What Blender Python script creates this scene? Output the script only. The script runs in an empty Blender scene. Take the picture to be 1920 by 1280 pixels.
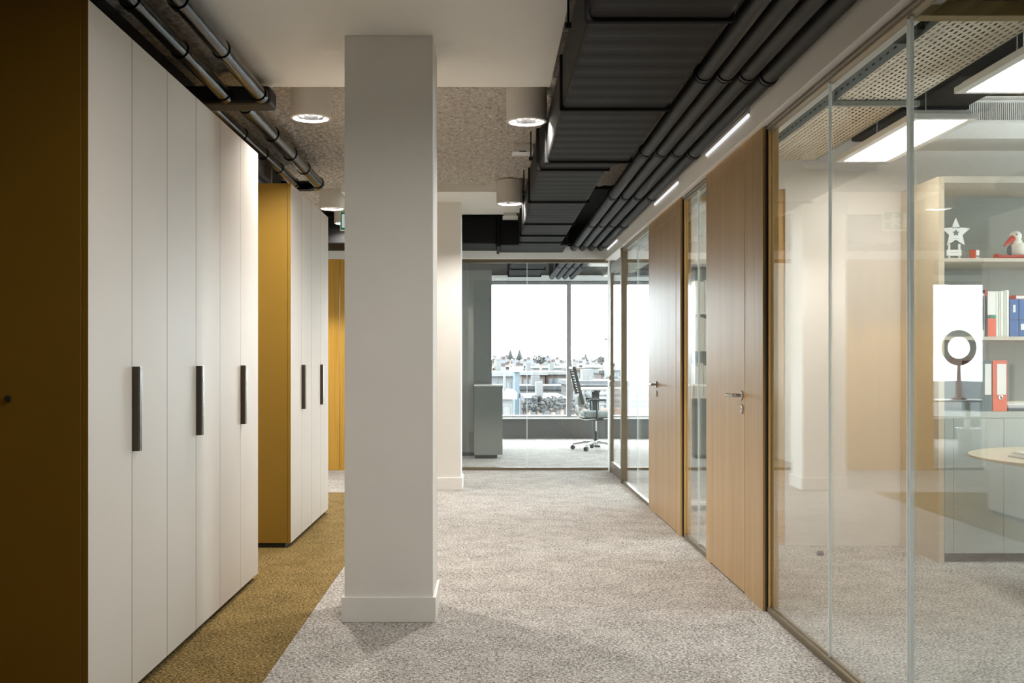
import bpy, bmesh, math, random
import numpy as np
from mathutils import Vector, Matrix

random.seed(7)
rng = np.random.default_rng(11)
scene = bpy.context.scene
COL = scene.collection

# ------------------------------------------------------------------ camera
F, CX, CY, H = 2000.0, 915.0, 680.0, 1.25      # focal length in px of a 1920x1280 frame, vanishing point, eye height
cam_d = bpy.data.cameras.new('camera')
cam = bpy.data.objects.new('camera', cam_d)
COL.objects.link(cam)
cam.location = (0, 0, H)
cam.rotation_euler = (math.pi / 2, 0, 0)
cam_d.sensor_fit = 'HORIZONTAL'
cam_d.sensor_width = 36.0
cam_d.lens = 36.0 * F / 1920.0
cam_d.shift_x = (960 - CX) / 1920.0
cam_d.shift_y = (CY - 640) / 1920.0
cam_d.clip_start = 0.05
cam_d.clip_end = 3000
scene.camera = cam

# ------------------------------------------------------------------ sky, sun, exposure
world = bpy.data.worlds.new('sky')
scene.world = world
world.use_nodes = True
wn = world.node_tree
wn.nodes.clear()
w_out = wn.nodes.new('ShaderNodeOutputWorld')
w_bg = wn.nodes.new('ShaderNodeBackground')
w_tc = wn.nodes.new('ShaderNodeTexCoord')
w_no = wn.nodes.new('ShaderNodeTexNoise')
w_no.inputs['Scale'].default_value = 3.0
w_no.inputs['Detail'].default_value = 5.0
w_ra = wn.nodes.new('ShaderNodeValToRGB')
w_ra.color_ramp.elements[0].position = 0.35
w_ra.color_ramp.elements[0].color = (0.80, 0.89, 1.0, 1)
w_ra.color_ramp.elements[1].position = 0.62
w_ra.color_ramp.elements[1].color = (1.0, 1.0, 1.0, 1)
wn.links.new(w_tc.outputs['Generated'], w_no.inputs['Vector'])
wn.links.new(w_no.outputs['Fac'], w_ra.inputs['Fac'])
wn.links.new(w_ra.outputs['Color'], w_bg.inputs['Color'])
w_bg.inputs['Strength'].default_value = 15.5
wn.links.new(w_bg.outputs['Background'], w_out.inputs['Surface'])

sun_d = bpy.data.lights.new('sun', 'SUN')
sun_d.energy = 3.0
sun_d.angle = math.radians(3)
sun_d.color = (1.0, 0.95, 0.88)
sun = bpy.data.objects.new('sun', sun_d)
COL.objects.link(sun)
sun.rotation_euler = (math.radians(52), 0, math.radians(-22))    # from behind the building, lights the town only

scene.view_settings.view_transform = 'Standard'
scene.view_settings.look = 'None'
scene.view_settings.exposure = 0.0
scene.view_settings.gamma = 1.0
scene.view_settings.use_curve_mapping = False
scene.cycles.max_bounces = 12
scene.cycles.diffuse_bounces = 6
scene.cycles.transparent_max_bounces = 48
scene.cycles.sample_clamp_indirect = 25.0
scene.cycles.caustics_reflective = False
scene.cycles.caustics_refractive = False

DOWNLIGHT_W = 38.0
WARM = (1.0, 0.95, 0.89)
LED_STRENGTH = 19.0


# ------------------------------------------------------------------ materials
def new_mat(name):
    m = bpy.data.materials.new(name)
    m.use_nodes = True
    nt = m.node_tree
    nt.nodes.clear()
    out = nt.nodes.new('ShaderNodeOutputMaterial')
    return m, nt, out


def pbr(name, col, rough=0.5, metal=0.0, var=0.0, vscale=(8, 8, 8), bump=0.0, bscale=60.0, spec=0.5, coat=0.0):
    m, nt, out = new_mat(name)
    b = nt.nodes.new('ShaderNodeBsdfPrincipled')
    b.inputs['Base Color'].default_value = (*col, 1)
    b.inputs['Roughness'].default_value = rough
    b.inputs['Metallic'].default_value = metal
    b.inputs['Specular IOR Level'].default_value = spec
    b.inputs['Coat Weight'].default_value = coat
    nt.links.new(b.outputs['BSDF'], out.inputs['Surface'])
    tc = nt.nodes.new('ShaderNodeTexCoord')
    mp = nt.nodes.new('ShaderNodeMapping')
    mp.inputs['Scale'].default_value = vscale
    nt.links.new(tc.outputs['Object'], mp.inputs['Vector'])
    if var > 0:
        n = nt.nodes.new('ShaderNodeTexNoise')
        n.inputs['Scale'].default_value = 1.0
        n.inputs['Detail'].default_value = 6.0
        nt.links.new(mp.outputs['Vector'], n.inputs['Vector'])
        r = nt.nodes.new('ShaderNodeValToRGB')
        r.color_ramp.elements[0].position = 0.3
        r.color_ramp.elements[1].position = 0.7
        r.color_ramp.elements[0].color = (*[c * (1 - var) for c in col], 1)
        r.color_ramp.elements[1].color = (*[min(1, c * (1 + var)) for c in col], 1)
        nt.links.new(n.outputs['Fac'], r.inputs['Fac'])
        nt.links.new(r.outputs['Color'], b.inputs['Base Color'])
    if bump > 0:
        n2 = nt.nodes.new('ShaderNodeTexNoise')
        n2.inputs['Scale'].default_value = bscale
        n2.inputs['Detail'].default_value = 4.0
        nt.links.new(tc.outputs['Object'], n2.inputs['Vector'])
        bp = nt.nodes.new('ShaderNodeBump')
        bp.inputs['Strength'].default_value = bump
        bp.inputs['Distance'].default_value = 0.01
        nt.links.new(n2.outputs['Fac'], bp.inputs['Height'])
        nt.links.new(bp.outputs['Normal'], b.inputs['Normal'])
    return m


def emit(name, col, strength):
    m, nt, out = new_mat(name)
    e = nt.nodes.new('ShaderNodeEmission')
    e.inputs['Color'].default_value = (*col, 1)
    e.inputs['Strength'].default_value = strength
    nt.links.new(e.outputs['Emission'], out.inputs['Surface'])
    return m


def glass(name, tint, f0=0.04):
    """clear sheet glass: transmits straight through, mirrors by angle (Schlick), the same from both sides"""
    m, nt, out = new_mat(name)
    tr = nt.nodes.new('ShaderNodeBsdfTransparent')
    tr.inputs['Color'].default_value = (*tint, 1)
    gl = nt.nodes.new('ShaderNodeBsdfGlossy')
    gl.inputs['Roughness'].default_value = 0.0
    gl.inputs['Color'].default_value = (1, 1, 1, 1)
    ge = nt.nodes.new('ShaderNodeNewGeometry')
    dp = nt.nodes.new('ShaderNodeVectorMath'); dp.operation = 'DOT_PRODUCT'
    nt.links.new(ge.outputs['Incoming'], dp.inputs[0])
    nt.links.new(ge.outputs['Normal'], dp.inputs[1])
    ab = nt.nodes.new('ShaderNodeMath'); ab.operation = 'ABSOLUTE'
    nt.links.new(dp.outputs['Value'], ab.inputs[0])
    om = nt.nodes.new('ShaderNodeMath'); om.operation = 'SUBTRACT'; om.inputs[0].default_value = 1.0
    nt.links.new(ab.outputs[0], om.inputs[1])
    pw = nt.nodes.new('ShaderNodeMath'); pw.operation = 'POWER'; pw.inputs[1].default_value = 5.0
    nt.links.new(om.outputs[0], pw.inputs[0])
    ma = nt.nodes.new('ShaderNodeMath'); ma.operation = 'MULTIPLY_ADD'
    ma.inputs[1].default_value = 1 - f0; ma.inputs[2].default_value = f0
    nt.links.new(pw.outputs[0], ma.inputs[0])
    mx = nt.nodes.new('ShaderNodeMixShader')
    nt.links.new(ma.outputs[0], mx.inputs['Fac'])
    nt.links.new(tr.outputs[0], mx.inputs[1])
    nt.links.new(gl.outputs[0], mx.inputs[2])
    nt.links.new(mx.outputs[0], out.inputs['Surface'])
    return m


def carpet(name, dark, mid, light):
    m, nt, out = new_mat(name)
    b = nt.nodes.new('ShaderNodeBsdfPrincipled')
    b.inputs['Roughness'].default_value = 0.95
    b.inputs['Specular IOR Level'].default_value = 0.15
    nt.links.new(b.outputs['BSDF'], out.inputs['Surface'])
    tc = nt.nodes.new('ShaderNodeTexCoord')

    def noise(scale, detail):
        mp = nt.nodes.new('ShaderNodeMapping')
        mp.inputs['Scale'].default_value = scale
        nt.links.new(tc.outputs['Object'], mp.inputs['Vector'])
        n = nt.nodes.new('ShaderNodeTexNoise')
        n.inputs['Scale'].default_value = 1.0
        n.inputs['Detail'].default_value = detail
        n.inputs['Roughness'].default_value = 0.65
        nt.links.new(mp.outputs['Vector'], n.inputs['Vector'])
        return n
    a = noise((70, 125, 1), 4)       # dashes running across the corridor
    c = noise((150, 42, 1), 3)       # dashes running along it
    g = noise((5, 5, 1), 3)         # broad blotches
    s1 = nt.nodes.new('ShaderNodeMath'); s1.operation = 'MULTIPLY_ADD'; s1.inputs[1].default_value = 0.58
    nt.links.new(a.outputs['Fac'], s1.inputs[0])
    s2 = nt.nodes.new('ShaderNodeMath'); s2.operation = 'MULTIPLY_ADD'; s2.inputs[1].default_value = 0.32
    nt.links.new(c.outputs['Fac'], s2.inputs[0])
    s3 = nt.nodes.new('ShaderNodeMath'); s3.operation = 'MULTIPLY'; s3.inputs[1].default_value = 0.10
    nt.links.new(g.outputs['Fac'], s3.inputs[0])
    nt.links.new(s3.outputs[0], s2.inputs[2])
    nt.links.new(s2.outputs[0], s1.inputs[2])
    r = nt.nodes.new('ShaderNodeValToRGB')
    r.color_ramp.elements[0].position = 0.425
    r.color_ramp.elements[0].color = (*dark, 1)
    r.color_ramp.elements[1].position = 0.58
    r.color_ramp.elements[1].color = (*light, 1)
    e = r.color_ramp.elements.new(0.5)
    e.color = (*mid, 1)
    nt.links.new(s1.outputs[0], r.inputs['Fac'])
    nt.links.new(r.outputs['Color'], b.inputs['Base Color'])
    bp = nt.nodes.new('ShaderNodeBump')
    bp.inputs['Strength'].default_value = 0.5
    bp.inputs['Distance'].default_value = 0.006
    nt.links.new(s1.outputs[0], bp.inputs['Height'])
    nt.links.new(bp.outputs['Normal'], b.inputs['Normal'])
    return m


def oak(name, c0, c1, rough):
    m, nt, out = new_mat(name)
    b = nt.nodes.new('ShaderNodeBsdfPrincipled')
    b.inputs['Roughness'].default_value = rough
    b.inputs['Specular IOR Level'].default_value = 0.5
    nt.links.new(b.outputs['BSDF'], out.inputs['Surface'])
    tc = nt.nodes.new('ShaderNodeTexCoord')
    mp = nt.nodes.new('ShaderNodeMapping')
    mp.inputs['Scale'].default_value = (90, 90, 1.6)
    nt.links.new(tc.outputs['Object'], mp.inputs['Vector'])
    n = nt.nodes.new('ShaderNodeTexNoise')
    n.inputs['Scale'].default_value = 1.0
    n.inputs['Detail'].default_value = 5.0
    nt.links.new(mp.outputs['Vector'], n.inputs['Vector'])
    mp2 = nt.nodes.new('ShaderNodeMapping')
    mp2.inputs['Scale'].default_value = (14, 14, 0.35)
    nt.links.new(tc.outputs['Object'], mp2.inputs['Vector'])
    n2 = nt.nodes.new('ShaderNodeTexNoise')
    n2.inputs['Scale'].default_value = 1.0
    n2.inputs['Detail'].default_value = 3.0
    nt.links.new(mp2.outputs['Vector'], n2.inputs['Vector'])
    mx = nt.nodes.new('ShaderNodeMath'); mx.operation = 'MULTIPLY_ADD'; mx.inputs[1].default_value = 0.55
    sc_ = nt.nodes.new('ShaderNodeMath'); sc_.operation = 'MULTIPLY'; sc_.inputs[1].default_value = 0.45
    nt.links.new(n2.outputs['Fac'], sc_.inputs[0])
    nt.links.new(n.outputs['Fac'], mx.inputs[0])
    nt.links.new(sc_.outputs[0], mx.inputs[2])
    r = nt.nodes.new('ShaderNodeValToRGB')
    r.color_ramp.elements[0].position = 0.36
    r.color_ramp.elements[0].color = (*c0, 1)
    r.color_ramp.elements[1].position = 0.64
    r.color_ramp.elements[1].color = (*c1, 1)
    nt.links.new(mx.outputs[0], r.inputs['Fac'])
    nt.links.new(r.outputs['Color'], b.inputs['Base Color'])
    bp = nt.nodes.new('ShaderNodeBump')
    bp.inputs['Strength'].default_value = 0.12
    bp.inputs['Distance'].default_value = 0.003
    nt.links.new(mx.outputs[0], bp.inputs['Height'])
    nt.links.new(bp.outputs['Normal'], b.inputs['Normal'])
    return m


M = {}
M['white'] = pbr('white_plaster', (0.87, 0.85, 0.81), 0.7, var=0.015, vscale=(3, 3, 3), bump=0.06, bscale=120)
M['skirting'] = pbr('white_skirting', (0.88, 0.865, 0.835), 0.45, var=0.01)
M['rough_ceiling'] = pbr('sprayed_acoustic_ceiling', (0.54, 0.50, 0.445), 0.95, var=0.35, vscale=(30, 45, 30), bump=0.8, bscale=70, spec=0.1)
M['carpet_grey'] = carpet('grey_beige_carpet', (0.15, 0.13, 0.11), (0.42, 0.39, 0.355), (0.72, 0.69, 0.655))
M['carpet_olive'] = carpet('olive_carpet', (0.055, 0.036, 0.010), (0.21, 0.143, 0.045), (0.46, 0.32, 0.13))
M['oak'] = oak('oak_veneer', (0.42, 0.27, 0.12), (0.56, 0.38, 0.19), 0.37)
M['oak_edge'] = oak('oak_edge', (0.58, 0.36, 0.12), (0.74, 0.48, 0.18), 0.45)
M['oak_gold'] = oak('golden_oak', (0.50, 0.27, 0.03), (0.66, 0.37, 0.055), 0.42)
M['door_white'] = pbr('cabinet_door_lacquer', (0.62, 0.57, 0.51), 0.48, var=0.02, vscale=(2, 2, 2), bump=0.03, bscale=200, spec=0.4)
M['mustard'] = pbr('mustard_lacquer', (0.27, 0.155, 0.018), 0.42, var=0.03, vscale=(4, 4, 4), bump=0.03, bscale=200)
M['black'] = pbr('black_insulation', (0.006, 0.006, 0.006), 0.6, var=0.25, vscale=(6, 6, 6), bump=0.12, bscale=90, spec=0.15)
M['black_pipe'] = pbr('black_pipe_sleeve', (0.009, 0.009, 0.009), 0.5, var=0.2, vscale=(6, 3, 6), bump=0.15, bscale=60, spec=0.28)
M['black_shiny'] = pbr('black_wrapped_pipe', (0.004, 0.004, 0.004), 0.22, var=0.2, vscale=(6, 3, 6), bump=0.15, bscale=14, spec=0.4)
M['black_flat'] = pbr('black_paint', (0.015, 0.014, 0.013), 0.7, var=0.2)
M['steel'] = pbr('brushed_steel', (0.55, 0.53, 0.50), 0.28, 1.0, var=0.05, vscale=(60, 60, 4))
M['shaded_steel'] = pbr('shaded_handle_steel', (0.10, 0.085, 0.07), 0.34, 1.0, var=0.06)  # handle steel with the shade of its unlit sides in the colour
M['chrome'] = pbr('chrome', (0.80, 0.80, 0.80), 0.12, 1.0, var=0.02)
M['bronze'] = pbr('bronze_anodised', (0.23, 0.185, 0.125), 0.42, 0.75, var=0.04, vscale=(20, 20, 20))
M['gold_frame'] = pbr('gold_anodised', (0.42, 0.315, 0.13), 0.45, 0.2, var=0.04)
M['lamp_shell'] = pbr('lamp_shell_paint', (0.70, 0.67, 0.62), 0.5, var=0.015)
M['reflector'] = pbr('lamp_reflector', (0.92, 0.92, 0.94), 0.10, 1.0, var=0.02)
M['plastic'] = pbr('white_plastic', (0.82, 0.81, 0.79), 0.4, var=0.01)
M['grey_plastic'] = pbr('dark_grey_plastic', (0.055, 0.06, 0.06), 0.45, var=0.08)
M['chair_pad'] = pbr('grey_green_chair_pad', (0.30, 0.34, 0.33), 0.7, var=0.06, bump=0.1)
M['red_pad'] = pbr('red_upholstery', (0.50, 0.05, 0.04), 0.7, var=0.06, bump=0.1)
M['grey_lacquer'] = pbr('grey_lacquer', (0.20, 0.21, 0.20), 0.22, var=0.02)
M['grey_inner'] = pbr('grey_shelf_lining', (0.30, 0.30, 0.265), 0.55, var=0.02)
M['beige_panel'] = pbr('beige_panel', (0.62, 0.53, 0.40), 0.5, var=0.02)
M['shelf_beige'] = pbr('beige_shelf', (0.55, 0.50, 0.42), 0.5, var=0.02)
M['sage'] = pbr('sage_lacquer', (0.42, 0.45, 0.42), 0.4, var=0.02)
M['cream_metal'] = pbr('cream_galvanised_sheet', (0.84, 0.77, 0.65), 0.5, 0.0, var=0.05, vscale=(5, 5, 5))
M['sage_metal'] = pbr('galvanised_strut', (0.33, 0.36, 0.34), 0.4, 0.6, var=0.05)
M['dark_panel'] = pbr('dark_sill_panel', (0.085, 0.085, 0.083), 0.5, var=0.06)
M['frame_grey'] = pbr('window_frame_grey', (0.20, 0.20, 0.195), 0.45, 0.3, var=0.03)
M['blind'] = pbr('blind_box_grey', (0.48, 0.49, 0.49), 0.5, var=0.02)
M['orange'] = pbr('orange_card', (0.72, 0.12, 0.055), 0.5, var=0.03)
M['teal'] = pbr('slate_blue_card', (0.075, 0.125, 0.145), 0.5, var=0.05)
M['blue'] = pbr('blue_cloth', (0.04, 0.13, 0.36), 0.55, var=0.05)
M['paper'] = pbr('paper', (0.80, 0.80, 0.77), 0.7, var=0.03)
M['paper_green'] = pbr('pale_green_paper', (0.62, 0.66, 0.55), 0.7, var=0.03)
M['green'] = pbr('green_print', (0.04, 0.30, 0.16), 0.5, var=0.03)
M['ink'] = pbr('dark_ink', (0.03, 0.035, 0.05), 0.6, var=0.05)
M['plush_white'] = pbr('white_plush', (0.72, 0.70, 0.62), 0.95, var=0.05, bump=0.4, bscale=90)
M['plush_red'] = pbr('red_plush', (0.50, 0.065, 0.045), 0.95, var=0.08, bump=0.4, bscale=90)
M['plush_dark'] = pbr('slate_plush', (0.10, 0.13, 0.16), 0.95, var=0.1, bump=0.4, bscale=90)
M['table_top'] = pbr('beige_table_top', (0.56, 0.49, 0.36), 0.35, var=0.03)
M['glass'] = glass('clear_glass', (0.972, 0.984, 0.978))
M['window_glass'] = glass('window_glass', (0.95, 0.98, 0.98))
def edge_glass(name):
    m, nt, out = new_mat(name)
    a = nt.nodes.new('ShaderNodeBsdfTranslucent'); a.inputs['Color'].default_value = (0.93, 0.96, 0.95, 1)
    b = nt.nodes.new('ShaderNodeBsdfPrincipled'); b.inputs['Base Color'].default_value = (0.9, 0.93, 0.91, 1); b.inputs['Roughness'].default_value = 0.15
    mx = nt.nodes.new('ShaderNodeMixShader'); mx.inputs['Fac'].default_value = 0.4
    nt.links.new(a.outputs[0], mx.inputs[1]); nt.links.new(b.outputs[0], mx.inputs[2]); nt.links.new(mx.outputs[0], out.inputs['Surface'])
    return m


M['glass_edge'] = edge_glass('polished_glass_edge')
M['led'] = emit('led_diffuser', (1.0, 0.96, 0.90), LED_STRENGTH)
M['led_line'] = emit('led_line', (0.97, 0.98, 1.0), 0.95)
M['lamp_glow'] = emit('lamp_glow', (1.0, 0.97, 0.93), 5.0)
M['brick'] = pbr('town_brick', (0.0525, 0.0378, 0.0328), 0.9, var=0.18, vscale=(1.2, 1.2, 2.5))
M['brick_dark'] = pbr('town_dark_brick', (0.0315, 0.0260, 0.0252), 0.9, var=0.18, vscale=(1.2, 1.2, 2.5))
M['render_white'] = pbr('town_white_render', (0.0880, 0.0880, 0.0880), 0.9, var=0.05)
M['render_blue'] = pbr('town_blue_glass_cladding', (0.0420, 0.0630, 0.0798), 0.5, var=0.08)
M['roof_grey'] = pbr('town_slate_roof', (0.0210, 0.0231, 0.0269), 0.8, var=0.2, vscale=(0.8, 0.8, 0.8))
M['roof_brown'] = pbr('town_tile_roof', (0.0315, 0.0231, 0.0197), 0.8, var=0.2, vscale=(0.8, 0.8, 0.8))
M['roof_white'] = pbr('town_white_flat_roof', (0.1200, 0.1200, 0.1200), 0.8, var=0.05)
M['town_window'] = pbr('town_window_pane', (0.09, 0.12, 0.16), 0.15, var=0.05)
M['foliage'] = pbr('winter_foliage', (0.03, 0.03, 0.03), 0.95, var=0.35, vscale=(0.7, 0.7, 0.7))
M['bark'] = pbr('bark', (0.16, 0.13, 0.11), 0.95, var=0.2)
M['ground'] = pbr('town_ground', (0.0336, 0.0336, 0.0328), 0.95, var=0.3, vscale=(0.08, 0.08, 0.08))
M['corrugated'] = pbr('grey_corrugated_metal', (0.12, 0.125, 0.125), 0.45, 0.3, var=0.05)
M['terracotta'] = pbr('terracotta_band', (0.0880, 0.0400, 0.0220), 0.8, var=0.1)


# ------------------------------------------------------------------ helpers
def link(o, parent=None, kind=None):
    COL.objects.link(o)
    if parent is not None:
        o.parent = parent
    if kind:
        o['kind'] = kind
    return o


def tag(o, label, cat, group=None):
    o['label'] = label
    o['category'] = cat
    if group:
        o['group'] = group
    return o


def thing(name, label, cat, loc=(0, 0, 0), group=None, rz=0.0):
    o = bpy.data.objects.new(name, None)
    o.empty_display_size = 0.1
    o.location = loc
    o.rotation_euler = (0, 0, rz)
    COL.objects.link(o)
    return tag(o, label, cat, group)


def structure(name, loc=(0, 0, 0), label=None):
    o = bpy.data.objects.new(name, None)
    o.empty_display_size = 0.1
    o.location = loc
    COL.objects.link(o)
    o['kind'] = 'structure'
    if label:
        o['label'] = label
    return o


def world_loc(o):
    p = Vector(o.location)
    q = o.parent
    while q is not None:
        p = p + Vector(q.location)
        q = q.parent
    return p


def place(name, mesh, c, parent=None, kind=None, local=False):
    """an object whose mesh is centred on c (world coordinates unless local)"""
    o = bpy.data.objects.new(name, mesh)
    c = Vector(c)
    o.location = c if (parent is None or local) else c - world_loc(parent)
    return link(o, parent, kind)


_boxes = {}


def box_mesh(sx, sy, sz, mat, bev=0.0, front=None):
    key = (round(sx, 4), round(sy, 4), round(sz, 4), mat, round(bev, 4), front)
    if key in _boxes:
        return _boxes[key]
    bm = bmesh.new()
    bmesh.ops.create_cube(bm, size=1.0)
    bmesh.ops.scale(bm, vec=(sx, sy, sz), verts=bm.verts)
    if bev > 0:
        bmesh.ops.bevel(bm, geom=bm.edges[:], offset=min(bev, 0.45 * min(sx, sy, sz)), segments=2, profile=0.5, affect='EDGES')
    me = bpy.data.meshes.new('box')
    me.materials.append(M[mat])
    if front:
        me.materials.append(M[front])
        for f in bm.faces:
            if f.normal.x > 0.95:
                f.material_index = 1
    bm.to_mesh(me)
    bm.free()
    _boxes[key] = me
    return me


def box(name, x0, x1, y0, y1, z0, z1, mat, parent=None, bev=0.0, kind=None, local=False, front=None):
    me = box_mesh(x1 - x0, y1 - y0, z1 - z0, mat, bev, front)
    return place(name, me, ((x0 + x1) / 2, (y0 + y1) / 2, (z0 + z1) / 2), parent, kind, local)


def mesh_from(verts, faces, mat, smooth=False, sharp=35):
    me = bpy.data.meshes.new('mesh')
    me.from_pydata([tuple(v) for v in verts], [], faces)
    mats = mat if isinstance(mat, (list, tuple)) else [mat]
    for k in mats:
        me.materials.append(M[k])
    bm = bmesh.new()
    bm.from_mesh(me)
    bmesh.ops.recalc_face_normals(bm, faces=bm.faces)
    bm.to_mesh(me)
    bm.free()
    if smooth:
        for p in me.polygons:
            p.use_smooth = True
        me.set_sharp_from_angle(angle=math.radians(sharp))
    me.update()
    return me


def lathe(profile, mat, seg=32, smooth=True, close=False):
    """profile of (radius, z); spun about z"""
    verts, faces = [], []
    n = len(profile)
    for i in range(seg):
        a = 2 * math.pi * i / seg
        for r, z in profile:
            verts.append((r * math.cos(a), r * math.sin(a), z))
    for i in range(seg):
        j = (i + 1) % seg
        for k in range(n - 1):
            faces.append((i * n + k, j * n + k, j * n + k + 1, i * n + k + 1))
    if close:
        faces.append(tuple(i * n for i in range(seg)))
        faces.append(tuple(i * n + n - 1 for i in range(seg))[::-1])
    return mesh_from(verts, faces, mat, smooth)


def tube_mesh(pts, r, mat, seg=16, caps=True):
    pts = [Vector(p) for p in pts]
    rs = r if isinstance(r, (list, tuple)) else [r] * len(pts)
    verts, faces = [], []
    up = None
    for i, p in enumerate(pts):
        if i == 0:
            d = pts[1] - p
        elif i == len(pts) - 1:
            d = p - pts[i - 1]
        else:
            d = (pts[i + 1] - p).normalized() + (p - pts[i - 1]).normalized()
        d.normalize()
        if up is None:
            up = Vector((0, 0, 1)) if abs(d.z) < 0.9 else Vector((1, 0, 0))
        a = d.cross(up).normalized()
        up = a.cross(d).normalized()
        for k in range(seg):
            t = 2 * math.pi * k / seg
            verts.append(p + rs[i] * (math.cos(t) * a + math.sin(t) * up))
    for i in range(len(pts) - 1):
        for k in range(seg):
            l = (k + 1) % seg
            faces.append((i * seg + k, i * seg + l, (i + 1) * seg + l, (i + 1) * seg + k))
    if caps:
        faces.append(tuple(range(seg))[::-1])
        b = (len(pts) - 1) * seg
        faces.append(tuple(range(b, b + seg)))
    return mesh_from(verts, faces, mat, True, 50)


def tube(name, pts, r, mat, parent=None, seg=16, local=False, kind=None):
    c = Vector(pts[0])
    me = tube_mesh([Vector(p) - c for p in pts], r, mat, seg)
    return place(name, me, c, parent, kind, local)


def extrude(outline, depth, mat):
    """closed outline in the xz plane, extruded along +y by depth, centred at the origin in y"""
    n = len(outline)
    v = [(x, -depth / 2, z) for x, z in outline] + [(x, depth / 2, z) for x, z in outline]
    f = [tuple(range(n)), tuple(range(2 * n - 1, n - 1, -1))]
    for i in range(n):
        j = (i + 1) % n
        f.append((i, j, n + j, n + i))
    return mesh_from(v, f, mat)


def profile_z(outline, z0, z1, mat):
    """closed outline in the xy plane, extruded from z0 to z1"""
    n = len(outline)
    v = [(x, y, z0) for x, y in outline] + [(x, y, z1) for x, y in outline]
    f = [tuple(range(n)), tuple(range(2 * n - 1, n - 1, -1))]
    for i in range(n):
        j = (i + 1) % n
        f.append((i, j, n + j, n + i))
    return mesh_from(v, f, mat)


def ellipsoid_mesh(parts, mat, seg=16):
    """one mesh of overlapping ellipsoids: (centre, radii)"""
    bm = bmesh.new()
    for c, r in parts:
        mtx = Matrix.Translation(c) @ Matrix.Diagonal((*r, 1))
        bmesh.ops.create_uvsphere(bm, u_segments=seg, v_segments=seg // 2 + 2, radius=1.0, matrix=mtx)
    for f in bm.faces:
        f.smooth = True
    me = bpy.data.meshes.new('blob')
    me.materials.append(M[mat])
    bm.to_mesh(me)
    bm.free()
    return me


def text(name, body, size, loc, mat, parent=None, rz=0.0, align='CENTER'):
    cu = bpy.data.curves.new('lettering', 'FONT')
    cu.body = body
    cu.size = size
    cu.align_x = align
    cu.align_y = 'CENTER'
    cu.extrude = 0.0008
    tmp = bpy.data.objects.new('tmp_text', cu)
    COL.objects.link(tmp)
    dg = bpy.context.evaluated_depsgraph_get()
    me = bpy.data.meshes.new_from_object(tmp.evaluated_get(dg))
    bpy.data.objects.remove(tmp)
    me.materials.clear()
    me.materials.append(M[mat])
    o = place(name, me, loc, parent)
    o.rotation_euler = (math.pi / 2, 0, rz)
    return o


def copy_tree(o, parent=None):
    c = o.copy()
    COL.objects.link(c)
    c.parent = parent
    for ch in list(o.children):
        copy_tree(ch, c)
    return c


def px(x, Y):
    return (x - CX) * Y / F


def pz(y, Y):
    return H + (CY - y) * Y / F


# ------------------------------------------------------------------ key planes (metres)
CEIL = 2.90          # sprayed ceiling over the corridor
SLAB = 3.06          # ceiling of the offices
BEAM = 2.83          # plaster soffits
GX = 1.418           # glazing along the right of the corridor
TRANSOM = 2.43       # top of the glazing
FAR = 12.45          # glazing across the end of the corridor
WIN = 17.6           # window wall
BX = 1.362           # face of the bulkhead above the glazing
LX, RX, BACK = -6.8, 5.2, -2.2

# ------------------------------------------------------------------ the shell
fl = box('floor', LX, RX, BACK, WIN + 0.2, -0.25, 0.0, 'carpet_grey', kind='structure')
fl['label'] = 'grey beige woven carpet over the whole floor'
inl = box('floor_inset', -1.95, -0.883, -2.0, 10.28, 0.0, 0.003, 'carpet_olive', kind='structure')
inl['label'] = 'olive carpet strip along the cabinets'
box('ceiling', LX, RX, BACK, WIN + 0.2, SLAB, SLAB + 0.2, 'rough_ceiling', kind='structure')


def rough_sheet(name, x0, x1, y0, y1, z, step, amp, parent=None):
    nx = int((x1 - x0) / step) + 1
    ny = int((y1 - y0) / step) + 1
    h = rng.normal(0, 1, (ny, nx))
    big = rng.normal(0, 1, (ny // 3 + 2, nx // 3 + 2))
    yy, xx = np.mgrid[0:ny, 0:nx]
    h = 0.55 * h + 0.6 * big[yy // 3, xx // 3]
    h = 0.5 * h + 0.125 * (np.roll(h, 1, 0) + np.roll(h, -1, 0) + np.roll(h, 1, 1) + np.roll(h, -1, 1))
    zs = -np.clip(h, -1.6, 1.6) * amp
    co = np.stack([np.linspace(x0, x1, nx)[xx], np.linspace(y0, y1, ny)[yy], z + zs], -1).reshape(-1, 3)
    me = bpy.data.meshes.new(name)
    i = (yy[:-1, :-1] * nx + xx[:-1, :-1]).ravel()
    q = np.stack([i, i + nx, i + nx + 1, i + 1], -1)
    me.vertices.add(len(co))
    me.vertices.foreach_set('co', co.ravel())
    me.loops.add(q.size)
    me.loops.foreach_set('vertex_index', q.ravel().astype(np.int32))
    me.polygons.add(len(q))
    me.polygons.foreach_set('loop_start', np.arange(0, q.size, 4, dtype=np.int32))
    me.update(calc_edges=True)
    me.materials.append(M['rough_ceiling'])
    o = bpy.data.objects.new(name, me)
    return link(o, parent)


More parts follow.
